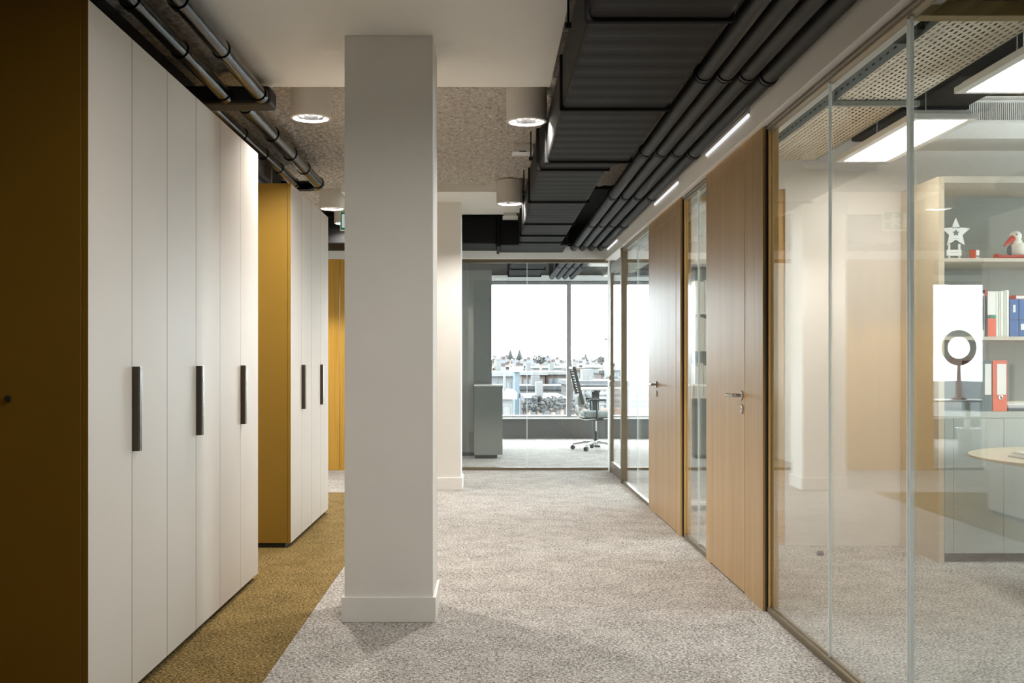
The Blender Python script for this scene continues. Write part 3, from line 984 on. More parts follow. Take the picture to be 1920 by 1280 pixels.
# ------------------------------------------------------------------ office ceilings: cable trays, LED panels, ducts
def tray_mesh(width, length):
    cw, cl_, sw, sl = 0.0286, 0.055, 0.0095, 0.031
    nx, ny = int(round(width / cw)), int(round(length / cl_))
    v, f = [], []
    for i in range(nx):
        x0, x1 = i * cw - width / 2, (i + 1) * cw - width / 2
        off = (i % 2) * cl_ * 0.5
        xa, xb = (x0 + x1) / 2 - sw / 2, (x0 + x1) / 2 + sw / 2
        for j in range(ny):
            y0, y1 = j * cl_ + off - length / 2, (j + 1) * cl_ + off - length / 2
            ya, yb = (y0 + y1) / 2 - sl / 2, (y0 + y1) / 2 + sl / 2
            b = len(v)
            v += [(x0, y0, 0), (x1, y0, 0), (x1, y1, 0), (x0, y1, 0), (xa, ya, 0), (xb, ya, 0), (xb, yb, 0), (xa, yb, 0)]
            f += [(b, b + 1, b + 5, b + 4), (b + 1, b + 2, b + 6, b + 5), (b + 2, b + 3, b + 7, b + 6), (b + 3, b, b + 4, b + 7)]
    me = bpy.data.meshes.new('perforated_sheet')
    me.from_pydata(v, [], f)
    me.materials.append(M['cream_metal'])
    me.update()
    return me


for a, b, lab in ((1.0, 7.26, 'perforated cream cable tray hung above the nearest offices'), (7.44, 9.30, 'perforated cable tray above the middle office'),
                  (9.45, 12.2, 'perforated cable tray above the last office before the end glazing')):
    xc, w = 2.03, 0.40
    t = thing('cable_tray', lab, 'cable tray', (xc, (a + b) / 2, 2.63), 'cable trays above the offices')
    place('perforated_sheet', tray_mesh(w, b - a - 0.06), (xc, (a + b) / 2, 2.632), t)
    box('side_rail', xc - w / 2 - 0.003, xc - w / 2, a, b, 2.63, 2.70, 'sage_metal', t)
    box('side_rail', xc + w / 2, xc + w / 2 + 0.003, a, b, 2.63, 2.70, 'sage_metal', t)
    for y in ([1.9, 5.62] if a < 2 else [a + 0.5, b - 0.5]):
        box('support_strut', xc - w / 2 - 0.05, xc + w / 2 + 0.04, y - 0.018, y + 0.018, 2.600, 2.628, 'sage_metal', t, 0.002)
        box('support_strut', xc - w / 2 - 0.05, xc - w / 2 - 0.02, y - 0.018, y + 0.018, 2.628, 2.85, 'sage_metal', t, 0.002)
        box('support_strut', xc - w / 2 - 0.05, xc + 0.10, y - 0.018, y + 0.018, 2.82, 2.85, 'sage_metal', t, 0.002)
        tube('hanger_rod', [(xc + 0.05, y, 2.85), (xc + 0.05, y, SLAB)], 0.006, 'sage_metal', t, 8)
    yk = a + 0.35
    while yk < b - 0.2:
        box('rail_slot', xc - w / 2 - 0.0045, xc - w / 2 - 0.003, yk, yk + 0.03, 2.66, 2.668, 'black_flat', t)
        yk += 0.09 if b < 8 else 0.5

for a, b, lab in ((3.94, 5.14, 'bright ceiling light panel nearest the camera, at the top right corner'),
                  (5.66, 6.90, 'bright ceiling light panel in front of the white office wall'),
                  (7.7, 8.9, 'bright ceiling light panel above the middle office'),
                  (9.9, 11.1, 'bright ceiling light panel above the last office')):
    x0, x1, z = 2.245, 2.605, 2.545
    t = thing('light_panel', lab, 'light panel', ((x0 + x1) / 2, (a + b) / 2, z), 'office light panels')
    box('frame', x0, x0 + 0.045, a, b, z, z + 0.03, 'plastic', t, 0.002)
    box('frame', x1 - 0.045, x1, a, b, z, z + 0.03, 'plastic', t, 0.002)
    box('frame', x0 + 0.045, x1 - 0.045, a, a + 0.03, z, z + 0.03, 'plastic', t, 0.002)
    box('frame', x0 + 0.045, x1 - 0.045, b - 0.03, b, z, z + 0.03, 'plastic', t, 0.002)
    box('back_plate', x0 + 0.03, x1 - 0.03, a + 0.02, b - 0.02, z + 0.028, z + 0.05, 'plastic', t)
    box('diffuser', x0 + 0.045, x1 - 0.045, a + 0.03, b - 0.03, z + 0.008, z + 0.014, 'led', t)
    for y in (a + 0.25, b - 0.25):
        tube('suspension_wire', [((x0 + x1) / 2, y, z + 0.05), ((x0 + x1) / 2, y, SLAB)], 0.003, 'steel', t, 6)

od = thing('office_duct', 'black duct above the office light panel', 'duct', (2.5, 6.2, 2.75))
box('duct_section', 2.45, 2.79, 5.55, 6.20, 2.74, 3.02, 'black', od, 0.01)
box('duct_section', 2.45, 2.79, 6.23, 7.20, 2.74, 3.02, 'black', od, 0.01)
box('flange', 2.438, 2.80, 6.20, 6.23, 2.725, 3.03, 'black', od, 0.005)
od2 = thing('office_duct', 'black duct along the corridor side above the office glazing', 'duct', (1.66, 5.2, 2.78))
box('duct_section', 1.56, 1.74, 4.6, 7.2, 2.86, 3.03, 'black', od2, 0.01)
jb = thing('junction_box', 'black junction box on the side of the cable tray', 'box', (1.80, 4.55, 2.7))
box('housing', 1.755, 1.822, 4.45, 4.65, 2.64, 2.79, 'black', jb, 0.004)
box('lid', 1.748, 1.756, 4.46, 4.64, 2.65, 2.78, 'black_pipe', jb, 0.003)
box('trim_8', 2.80, RX, 6.90, 7.299, 2.70, 2.975, 'white', kind='structure')['label'] = 'white bulkhead above the office bookcase'
gr = thing('air_grille', 'white air grille with vertical slats above the bookcase', 'grille', (3.6, 6.89, 2.87))
box('backing', 2.985, 4.60, 6.893, 6.899, 2.815, 2.93, 'black_flat', gr)
bm = bmesh.new()
x = 2.985
while x < 4.6:
    bmesh.ops.create_cube(bm, size=1.0, matrix=Matrix.Translation((x - 3.6, 0, 0)) @ Matrix.Diagonal((0.0055, 0.008, 0.115, 1)))
    x += 0.0125
me = bpy.data.meshes.new('slats'); me.materials.append(M['plastic']); bm.to_mesh(me); bm.free()
o = place('slats', me, (3.6, 6.889, 2.872), gr); o['kind'] = 'stuff'
box('frame', 2.97, 4.615, 6.88, 6.899, 2.93, 2.945, 'plastic', gr)
box('frame', 2.97, 4.615, 6.88, 6.899, 2.80, 2.815, 'plastic', gr)

# far office: duct, pipes and tray running on to the window
fd = thing('far_office_duct', 'grey lit black duct above the end office', 'duct', (0.62, 14.5, 2.55))
for a, b in ((FAR + 0.12, 13.6), (13.6, 14.9), (14.9, 16.1)):
    duct_section(a, b, 0.31, 0.79, 0.31, 0.79, 2.56, 2.80, fd)
for y in (13.6, 14.9, 16.1):
    box('flange', 0.295, 0.805, y - 0.02, y + 0.02, 2.545, 2.81, 'black', fd, 0.008)
for k, x in enumerate((0.995, 1.095, 1.195, 1.305)):
    t = thing('far_office_pipe', 'black pipe above the end office, ' + ['leftmost', 'second from left', 'third from left', 'rightmost'][k] + ' of the four behind glass', 'pipe',
              (x, 14.5, 2.585), 'black pipes above the end office')
    tube('pipe_section', [(x, FAR + 0.12, 2.585), (x, 14.6, 2.585)], 0.0405, 'black_pipe', t, 20)
    tube('pipe_section', [(x, 14.62, 2.585), (x, 16.6, 2.585), (x, 16.72, 2.62), (x, 16.76, 2.72), (x, 16.76, 3.0)], 0.0405, 'black_pipe', t, 20)
    tube('collar', [(x, 14.58, 2.585), (x, 14.64, 2.585)], 0.046, 'black_pipe', t, 20)
lt = thing('far_office_light', 'small white ceiling light above the end office desk', 'light', (1.6, 15.15, 2.6))
box('housing', 1.42, 1.77, 15.0, 15.3, 2.64, 2.70, 'plastic', lt, 0.004)
for x in (1.5, 1.7):
    tube('suspension_rod', [(x, 15.15, 2.70), (x, 15.15, SLAB)], 0.004, 'steel', lt, 6)
box('diffuser', 1.45, 1.74, 15.03, 15.27, 2.628, 2.642, 'plastic', lt, 0.003)
ft = thing('cable_tray', 'perforated cable tray above the end office by the window', 'cable tray', (2.4, 14.9, 2.62), 'cable trays above the offices')
place('perforated_sheet', tray_mesh(0.4, 4.4), (2.03, 14.9, 2.632), ft)
box('side_rail', 1.827, 1.83, 12.7, 17.1, 2.63, 2.70, 'sage_metal', ft)
box('side_rail', 2.23, 2.233, 12.7, 17.1, 2.63, 2.70, 'sage_metal', ft)
for y in (13.2, 16.4):
    box('support_strut', 1.80, 2.26, y - 0.018, y + 0.018, 2.602, 2.629, 'sage_metal', ft, 0.002)
    tube('hanger_rod', [(1.81, y, 2.629), (1.81, y, SLAB)], 0.006, 'sage_metal', ft, 8)

# ------------------------------------------------------------------ bookcase in the nearest office
bx0, bx1, by0, by1 = 2.818, 5.0, 6.67, 7.28
bc = thing('bookcase', 'beige bookcase with grey lining and sage cupboard doors in the office', 'bookcase', ((bx0 + bx1) / 2, 7.0, 0))
box('side_panel', bx0, bx0 + 0.036, by0, by1, 0.0, 2.417, 'beige_panel', bc, 0.001)
box('side_panel', bx1 - 0.036, bx1, by0, by1, 0.0, 2.417, 'beige_panel', bc, 0.001)
box('top_panel', bx0 + 0.036, bx1 - 0.036, by0, by1, 2.375, 2.417, 'shelf_beige', bc, 0.001)
box('back_panel', bx0 + 0.036, bx1 - 0.036, by1 - 0.02, by1, 0.05, 2.375, 'grey_inner', bc)
for z in (1.905, 1.415):
    box('shelf', bx0 + 0.036, bx1 - 0.036, by0 + 0.012, by1 - 0.02, z - 0.022, z, 'shelf_beige', bc, 0.001)
box('counter', bx0 + 0.036, bx1 - 0.036, by0 + 0.004, by1 - 0.02, 0.905, 0.945, 'sage', bc, 0.001)
box('base_carcass', bx0 + 0.036, bx1 - 0.036, by0 + 0.03, by1 - 0.02, 0.06, 0.905, 'grey_inner', bc)
box('plinth', bx0 + 0.04, bx1 - 0.04, by0 + 0.05, by1 - 0.05, 0.0, 0.06, 'black_flat', bc)
xs = [bx0 + 0.037, 2.911] + [2.911 + 0.314 * k for k in range(1, 7)] + [bx1 - 0.037]
for a, b in zip(xs[:-1], xs[1:]):
    box('door', a + 0.001, b - 0.001, by0, by0 + 0.03, 0.06, 0.902, 'sage', bc, 0.001)

Z1, Z2, Z3 = 1.905, 1.415, 0.945
# star award
sx, sy = px(1792, 6.74), 6.74
st = thing('star_award', 'white star shaped award with small star print on top shelf', 'award', (sx, sy, Z1))
pts = []
for k in range(10):
    a = math.pi / 2 + k * math.pi / 5
    r = 0.094 if k % 2 == 0 else 0.043
    pts.append((r * math.cos(a), r * math.sin(a)))
star_z = Z1 + 0.165
place('star', extrude(pts, 0.008, 'paper'), (sx, sy, star_z), st)
small = [(x * 0.24, z * 0.24) for x, z in pts]
place('star_print', extrude(small, 0.003, 'sage_metal'), (sx, sy - 0.005, star_z), st)
text('lettering', 'S.L.F. Star', 0.013, (sx, sy - 0.005, star_z + 0.034), 'ink', st)
box('print_line', sx - 0.018, sx + 0.018, sy - 0.0055, sy - 0.004, star_z - 0.038, star_z - 0.035, 'blind', st)
box('print_line', sx - 0.012, sx + 0.012, sy - 0.0055, sy - 0.004, star_z - 0.053, star_z - 0.049, 'ink', st)
for d in (-0.034, 0.03):
    box('foot', sx - 0.008 + d - 0.006, sx - 0.008 + d + 0.006, sy - 0.005, sy + 0.005, Z1, Z1 + 0.095, 'paper', st)
box('name_plate', sx - 0.062, sx + 0.032, sy - 0.012, sy - 0.006, Z1 + 0.02, Z1 + 0.058, 'paper', st, 0.001)
box('plate_line', sx - 0.04, sx + 0.01, sy - 0.0128, sy - 0.012, Z1 + 0.038, Z1 + 0.041, 'blind', st)
# red cup-like box
rx = px(1827, 6.76)
rc = thing('red_cup', 'small red tapered holder with a white tag beside the star', 'cup', (rx, 6.76, Z1))
place('cup', lathe([(0.0, 0.0), (0.024, 0.0), (0.031, 0.058), (0.027, 0.058), (0.021, 0.004), (0, 0.004)], 'orange', 24), (rx, 6.76, Z1), rc)
tg_ = box('tag', rx - 0.006, rx + 0.014, 6.722, 6.727, Z1, Z1 + 0.056, 'paper', rc, 0.001)
text('tag_print', 'N', 0.02, (rx + 0.004, 6.721, Z1 + 0.016), 'ink', rc)
# stork plush
kx, ky = px(1908, 6.80), 6.80
sp = thing('plush_stork', 'white plush stork with red beak and long red legs on the shelf', 'plush toy', (kx, ky, Z1))
place('body', ellipsoid_mesh([((0, 0, 0.062), (0.060, 0.050, 0.058)), ((-0.012, 0, 0.105), (0.040, 0.036, 0.045)), ((-0.014, 0, 0.150), (0.038, 0.033, 0.036))], 'plush_white', 20), (kx, ky, Z1), sp)
place('beak', tube_mesh([(0, 0, 0), (-0.028, -0.006, -0.022), (-0.062, -0.01, -0.052)], [0.020, 0.015, 0.006], 'plush_red', 12), (kx - 0.036, ky - 0.015, Z1 + 0.140), sp)
place('eye', ellipsoid_mesh([((0, 0, 0), (0.005, 0.004, 0.005))], 'ink', 10), (kx - 0.022, ky - 0.030, Z1 + 0.160), sp)
place('wing', ellipsoid_mesh([((0, 0, 0), (0.022, 0.014, 0.032))], 'plush_dark', 14), (kx - 0.052, ky - 0.012, Z1 + 0.060), sp)
for d in (-0.028, 0.026):
    place('leg', tube_mesh([(0.03, 0, 0.018), (-0.06, -0.012, 0.014), (-0.13, -0.018, 0.014), (-0.165, -0.02, 0.018)], [0.012, 0.011, 0.012, 0.017], 'plush_red', 12),
          (kx, ky - 0.03 + d * 0.5, Z1), sp)
# books on the middle shelf
def book(name, x0, x1, h, mat, label, depth=0.20, y=6.715, shelf=Z2, group='books on the middle shelf', lean=0.0, parts=()):
    t = thing(name, label, 'book', ((x0 + x1) / 2, y + depth / 2, shelf), group)
    box('cover', x0, x1, y, y + depth, shelf, shelf + h, mat, t, 0.002)
    box('page_block', x0 + 0.002, x1 - 0.002, y + 0.004, y + depth - 0.001, shelf + h - 0.003, shelf + h + 0.0005, 'paper', t)
    for nm, a, b, za, zb, mm in parts:
        box(nm, x0 + a * (x1 - x0), x0 + b * (x1 - x0), y - 0.0012, y + 0.001, shelf + za * h, shelf + zb * h, mm, t)
    t.rotation_euler.y = lean
    return t


W = lambda p: px(p, 6.72)
book('book', W(1840), W(1845.5), 0.27, 'paper_green', 'thin book with mottled black and white spine, left end', parts=[('spine_print', .2, .8, .15, .95, 'ink')])
book('book', W(1846.5), W(1849.5), 0.295, 'ink', 'thin dark book with an orange red top beside the mottled one', parts=[('spine_print', 0, 1, .86, 1.0, 'orange')])
book('book', W(1851), W(1866.5), 0.285, 'paper', 'white and orange red folder with a green band', parts=[('spine_block', 0, 1, 0, .40, 'orange'), ('spine_band', .4, 1, .40, .48, 'green'), ('spine_band', 0, .4, .40, .48, 'teal')])
for k, (a, b, h, mt) in enumerate(((1867, 1871, .285, 'paper'), (1871.6, 1875, .285, 'paper_green'), (1875.6, 1881, .287, 'paper'), (1881.6, 1886, .29, 'paper_green'), (1886.6, 1891, .292, 'paper'))):
    book('magazine', W(a), W(b), h, mt, ['white magazine next to the orange folder', 'pale green magazine, second after the orange folder', 'thicker white magazine in the middle of the pale row',
                                         'pale green magazine, second before the blue books', 'white magazine touching the blue books'][k])
book('book', W(1893), W(1909), 0.235, 'blue', 'thick blue book beside the white magazines', parts=[('spine_print', .35, .65, .65, .85, 'paper'), ('spine_band', 0, 1, .44, .46, 'ink')])
book('book', W(1910), W(1927), 0.235, 'blue', 'thick blue book with a round white label', parts=[('spine_band', 0, 1, .44, .46, 'ink'), ('round_label', .2, .8, .18, .34, 'paper')])
rb = thing('book', 'small red book lying on top of the blue books', 'book', (W(1925), 6.8, Z2 + 0.236))
box('cover', W(1906), W(1960), 6.73, 6.88, Z2 + 0.236, Z2 + 0.262, 'plush_red', rb, 0.002)
box('page_block', W(1907), W(1960), 6.728, 6.875, Z2 + 0.240, Z2 + 0.258, 'paper', rb)
# binders on the counter
def binder(x0, x1, mat, label, ring):
    t = thing('ring_binder', label, 'binder', ((x0 + x1) / 2, 6.85, Z3), 'binders on the counter')
    sp_ = box('spine', x0, x1, 6.70, 6.985, Z3, Z3 + 0.32, mat, t, 0.003)
    box('label_sticker', x0 + (x1 - x0) * .30, x0 + (x1 - x0) * .92, 6.6985, 6.701, Z3 + 0.105, Z3 + 0.298, 'paper', t)
    if ring:
        rg = lathe([(0.006, -0.001), (0.011, -0.003), (0.0145, -0.001), (0.0145, 0.001)], 'chrome', 24)
        o_ = place('finger_ring', rg, ((x0 + x1) / 2 + 0.004, 6.699, Z3 + 0.088), t); o_.rotation_euler = (-math.pi / 2, 0, 0)
        hl = lathe([(0, -0.0012), (0.0075, -0.0012), (0.0075, 0.001)], 'ink', 20)
        o_ = place('finger_hole', hl, ((x0 + x1) / 2 + 0.004, 6.699, Z3 + 0.088), t); o_.rotation_euler = (-math.pi / 2, 0, 0)
    return t


binder(W(1838), W(1857), 'teal', 'slate blue ring binder on the counter left of the red one', False)
binder(W(1858.5), W(1885.5), 'orange', 'orange red ring binder with a white label and finger hole', True)
zz = Z3
for k in range(5):
    h = (0.013, 0.009, 0.016, 0.010, 0.012)[k]
    mg = box('flat_magazine', W(1889) + 0.01 * random.random(), W(1889) + 0.30, 6.72 + 0.012 * random.random(), 6.94, zz, zz + h, ['ink', 'teal', 'blind', 'paper', 'paper_green'][k], bev=0.001)
    tag(mg, ['dark magazine at the bottom of the flat pile', 'slate magazine second from the bottom of the flat pile', 'grey magazine in the middle of the flat pile',
             'white magazine second from the top of the flat pile', 'pale magazine on top of the flat pile'][k], 'magazine', 'flat pile beside the red binder')
    zz += h
# round meeting table
rt = thing('round_table', 'round beige meeting table at the right edge of the office', 'table', (3.45, 5.72, 0))
place('table_top', lathe([(0, 0.715), (0.74, 0.715), (0.80, 0.728), (0.80, 0.740), (0, 0.740)], 'table_top', 64), (3.45, 5.72, 0), rt)
place('pedestal', lathe([(0.045, 0.03), (0.045, 0.715)], 'steel', 24), (3.45, 5.72, 0), rt)
place('base', lathe([(0, 0.03), (0.06, 0.03), (0.33, 0.012), (0.34, 0.0), (0, 0)], 'steel', 40), (3.45, 5.72, 0), rt)
for k in range(4):
    pp = box('paper_sheets', 2.83 + 0.012 * k, 3.10 + 0.012 * k, 5.60 + 0.01 * k, 5.81, 0.740 + 0.007 * k, 0.747 + 0.007 * k, 'paper' if k % 2 else 'blind', bev=0.001)
    tag(pp, ['lowest sheaf of papers on the round table', 'second sheaf of papers on the round table', 'third sheaf of papers on the round table', 'top sheaf of papers on the round table'][k], 'papers', 'papers on the round table')

# white bookcase in the middle office
wb = thing('white_bookcase', 'white open bookcase seen through the glass between the oak doors', 'bookcase', (2.0, 9.2, 0))
box('side_panel', 1.63, 1.65, 8.98, 9.31, 0, 2.1, 'plastic', wb)
box('side_panel', 2.48, 2.50, 8.98, 9.31, 0, 2.1, 'plastic', wb)
box('back_panel', 1.65, 2.48, 9.29, 9.31, 0, 2.1, 'grey_lacquer', wb)
for z in (0.05, 0.95, 1.35, 1.66, 2.08):
    box('shelf', 1.65, 2.48, 8.98, 9.29, z, z + 0.02, 'plastic', wb)
k = 0
for z in (0.97, 1.37, 1.68):
    x = 1.66
    for m_ in range(6):
        w_ = 0.03 + 0.02 * random.random()
        o = box('white_binder', x, x + w_, 9.0, 9.25, z, z + 0.24 + 0.04 * random.random(), 'paper', bev=0.002)
        tag(o, 'white binder on the ' + {0.97: 'lowest', 1.37: 'middle', 1.68: 'upper'}[z] + ' row of the white bookcase', 'binder', 'white binders in the white bookcase')
        x += w_ + 0.004
ds = lathe([(0, 0), (0.02, 0), (0.025, 0.012), (0.018, 0.028), (0, 0.030)], 'black_flat', 20)
o = place('door_stop', ds, (px(1538, 6.93), 6.93, 0.0)); tag(o, 'small dark door stop on the office carpet', 'door stop')

# ------------------------------------------------------------------ end office: cabinets, chair, desk
tc1 = thing('tall_cabinet', 'tall glossy grey cabinet behind the end glazing', 'cabinet', (-0.42, 15.0, 0))
box('body', -0.95, 0.05, 14.32, 15.9, 0.05, 2.49, 'grey_lacquer', tc1, 0.002)
box('door', -0.95, -0.452, 14.30, 14.32, 0.05, 2.49, 'grey_lacquer', tc1, 0.001)
box('door', -0.448, 0.05, 14.30, 14.32, 0.05, 2.49, 'grey_lacquer', tc1, 0.001)
box('plinth', -0.94, 0.03, 14.34, 15.88, 0, 0.05, 'black_flat', tc1)
lc = thing('low_cabinet', 'low grey cabinet standing in front of the tall one', 'cabinet', (0.0, 14.1, 0))
box('body', -0.18, 0.19, 13.92, 14.29, 0.05, 0.945, 'grey_lacquer', lc, 0.001)
box('top_panel', -0.182, 0.195, 13.90, 14.29, 0.945, 0.965, 'plastic', lc, 0.002)
box('door', -0.18, 0.19, 13.90, 13.92, 0.05, 0.945, 'grey_lacquer', lc, 0.001)
box('plinth', -0.17, 0.12, 13.94, 14.28, 0, 0.05, 'black_flat', lc)


def office_chair(loc, rz, label, pad):
    """swivel chair facing its own +x"""
    t = thing('office_chair', label, 'chair', loc, None, rz)
    L = dict(local=True)
    # five star base with castors
    hub = lathe([(0.0, 0.07), (0.038, 0.07), (0.042, 0.10), (0.036, 0.135), (0.0, 0.135)], 'chrome', 24)
    base = place('base', hub, (0, 0, 0), t, **L)
    for k in range(5):
        a = 2 * math.pi * k / 5 + 0.35
        ca, sa = math.cos(a), math.sin(a)
        place('base_arm', tube_mesh([(0.02 * ca, 0.02 * sa, 0.112), (0.18 * ca, 0.18 * sa, 0.105), (0.335 * ca, 0.335 * sa, 0.080)], [0.022, 0.019, 0.014], 'chrome', 12), (0, 0, 0), base, **L)
        cs = tube_mesh([(-0.024 * sa, 0.024 * ca, 0), (0.024 * sa, -0.024 * ca, 0)], 0.032, 'grey_plastic', 18)
        c_ = place('castor', cs, (0.335 * ca, 0.335 * sa, 0.032), t, **L)
        place('castor_stem', tube_mesh([(0, 0, 0.0), (0, 0, 0.05)], 0.008, 'chrome', 8), (0, 0, 0), c_, **L)
    place('gas_lift', tube_mesh([(0, 0, 0.12), (0, 0, 0.27)], 0.025, 'grey_plastic', 18), (0, 0, 0), t, **L)
    place('lift_piston', tube_mesh([(0, 0, 0.27), (0, 0, 0.44)], 0.014, 'chrome', 14), (0, 0, 0), t, **L)
    box('seat_mechanism', -0.12, 0.10, -0.08, 0.08, 0.42, 0.475, 'grey_plastic', t, 0.01, local=True)
    # cushioned seat with a rounded front
    sm = box_mesh(0.46, 0.46, 0.085, pad, 0.035)
    place('seat', sm, (0.02, 0, 0.515), t, **L)
    box('seat_shell', -0.20, 0.22, -0.205, 0.205, 0.462, 0.480, 'grey_plastic', t, 0.006, local=True)
    # bent tubes carrying the back
    for s in (-0.07, 0.07):
        place('back_tube', tube_mesh([(-0.02, s, 0.45), (-0.16, s, 0.44), (-0.235, s, 0.455), (-0.268, s, 0.50), (-0.272, s, 0.56), (-0.262, s, 0.68)], 0.014, 'chrome', 12), (0, 0, 0), t, **L)
    # lumbar pad and leaning mesh back frame
    place('lumbar_pad', box_mesh(0.11, 0.40, 0.185, 'chair_pad' if pad != 'red_pad' else pad, 0.045), (-0.232, 0, 0.715), t, **L)
    bk = bpy.data.objects.new('backrest', mesh_from(*back_frame(), 'grey_plastic', True, 40))
    link(bk, t)
    wv = []
    for k in range(10):
        z = 0.80 + 0.038 * k
        place('back_slat', tube_mesh([(-0.235 - (z - 0.80) * 0.30, -0.19, z), (-0.258 - (z - 0.80) * 0.30, 0, z), (-0.235 - (z - 0.80) * 0.30, 0.19, z)], 0.007, 'grey_plastic', 6), (0, 0, 0), bk, **L)
    # armrests
    for s in (-1, 1):
        ar = place('armrest', box_mesh(0.24, 0.075, 0.03, 'grey_plastic', 0.012), (-0.02, 0.275 * s, 0.725), t, **L)
        place('arm_post', tube_mesh([(-0.02, 0.20 * s, 0.47), (-0.02, 0.27 * s, 0.49), (-0.03, 0.275 * s, 0.56), (-0.04, 0.275 * s, 0.71)], 0.017, 'grey_plastic', 12), (0.02, -0.275 * s, -0.725), ar, **L)
    return t


def back_frame():
    """two leaning side bars and a top bar as one closed frame"""
    out = []
    def bar(p, q, r):
        b = len(verts)
        p, q = Vector(p), Vector(q)
        d = (q - p).normalized()
        a = d.cross(Vector((0, 1, 0))) if abs(d.y) < 0.9 else d.cross(Vector((0, 0, 1)))
        a.normalize(); c = d.cross(a)
        for e in (p, q):
            for u, v in ((-1, -1), (1, -1), (1, 1), (-1, 1)):
                verts.append(e + a * u * r[0] + c * v * r[1])
        for k in range(4):
            l = (k + 1) % 4
            faces.append((b + k, b + l, b + 4 + l, b + 4 + k))
        faces.append((b, b + 1, b + 2, b + 3)); faces.append((b + 7, b + 6, b + 5, b + 4))
    verts, faces = [], []
    for s in (-0.20, 0.20):
        bar((-0.215, s, 0.66), (-0.348, s * 0.92, 1.185), (0.022, 0.014))
    bar((-0.346, -0.20, 1.178), (-0.346, 0.20, 1.178), (0.022, 0.016))
    bar((-0.225, -0.20, 0.70), (-0.225, 0.20, 0.70), (0.02, 0.014))
    return verts, faces


office_chair((1.555, 15.35, 0), 0.06, 'grey swivel office chair with chrome base behind the end glazing', 'chair_pad')

dk = thing('desk', 'white desk behind the office chair at the window', 'desk', (2.2, 16.0, 0))
box('desk_top', 1.40, 3.0, 15.72, 16.5, 0.845, 0.872, 'plastic', dk, 0.003)
for x in (1.62, 2.82):
    lg = place('leg', extrude([(-0.06, 0.0), (0.06, 0.0), (0.025, -0.81), (-0.025, -0.81)], 0.05, 'grey_plastic'), (x, 16.1, 0.842), dk)
    box('foot', x - 0.04, x + 0.04, 15.78, 16.42, 0.0, 0.032, 'grey_plastic', dk, 0.004)
    box('leg_bracket', x - 0.05, x + 0.05, 15.85, 16.35, 0.81, 0.845, 'grey_plastic', dk, 0.003)

# ------------------------------------------------------------------ end office on the left, seen as a reflection in the glass
d2 = thing('desk', 'white desk in the left end office, seen as a reflection', 'desk', (-3.3, 14.9, 0))
box('desk_top', -4.1, -2.75, 14.5, 15.2, 0.715, 0.74, 'plastic', d2, 0.003)
for x in (-3.95, -2.95):
    for y in (14.6, 15.1):
        box('leg', x - 0.03, x + 0.03, y - 0.03, y + 0.03, 0.0, 0.715, 'plastic', d2, 0.003)
rf = thing('ring_fan', 'grey ring shaped fan on a red stem, reflected in the glass', 'fan', (-3.72, 14.85, 0.74))
tor = bpy.data.meshes.new('ring')
bm = bmesh.new()
rings_ = []
for i in range(48):
    a = 2 * math.pi * i / 48
    ring = []
    for k in range(12):
        t_ = 2 * math.pi * k / 12
        rr = 0.20 + 0.050 * math.cos(t_)
        ring.append(bm.verts.new((rr * math.cos(a), 0.05 * math.sin(t_), rr * math.sin(a))))
    rings_.append(ring)
for i in range(48):
    for k in range(12):
        f = bm.faces.new((rings_[i][k], rings_[i][(k + 1) % 12], rings_[(i + 1) % 48][(k + 1) % 12], rings_[(i + 1) % 48][k]))
        f.smooth = True
        f.material_index = 1 if 30 <= i <= 41 else 0
bmesh.ops.recalc_face_normals(bm, faces=bm.faces)
tor.materials.append(M['blind']); tor.materials.append(M['red_pad'])
bm.to_mesh(tor); bm.free()
place('ring', tor, (-3.72, 14.85, 1.46), rf)
tube('stem', [(-3.72, 14.85, 0.76), (-3.72, 14.85, 1.215)], [0.045, 0.028], 'red_pad', rf, 16)
place('base', lathe([(0, 0), (0.10, 0), (0.105, 0.012), (0.05, 0.03), (0, 0.03)], 'red_pad', 28), (-3.72, 14.85, 0.74), rf)
wbk = thing('waste_basket', 'round grey waste basket under the left desk, reflected', 'basket', (-3.62, 14.42, 0))
place('bin', lathe([(0, 0.0), (0.13, 0.0), (0.165, 0.37), (0.160, 0.37), (0.125, 0.012), (0, 0.012)], 'blind', 32), (-3.62, 14.30, 0), wbk)
place('rim', lathe([(0.158, 0.368), (0.170, 0.368), (0.170, 0.380), (0.158, 0.380)], 'chrome', 32), (-3.62, 14.30, 0), wbk)
office_chair((-3.35, 15.65, 0), -1.2, 'red swivel chair at the left end desk, seen as a reflection', 'red_pad')

# ------------------------------------------------------------------ the town outside
gd = box('ground', -400, 500, WIN + 6, 900, -15.0, -14.0, 'ground', kind='structure')
GZ = -14.0
lg = thing('corrugated_ledge', 'grey corrugated metal roof ledge just outside the window', 'roof ledge', (0.5, 18.6, 0))
v, f = [], []
n = 220
for i in range(n + 1):
    x = -4.2 + 10.0 * i / n
    dz = 0.012 * (1 if i % 2 else -1)
    v += [(x, 0.0, dz), (x, 1.0, dz - 0.04), (x, 1.0, -0.35), (x, 0.0, -0.35)]
for i in range(n):
    b = 4 * i
    for k in range(4):
        l = (k + 1) % 4
        f.append((b + k, b + l, b + 4 + l, b + 4 + k))
place('corrugated_sheet', mesh_from(v, f, 'corrugated'), (0, 18.0, 0.335), lg)
place('gutter', tube_mesh([(-4.2, 0, 0), (5.8, 0, 0)], 0.05, 'corrugated', 12), (0, 19.05, 0.27), lg)


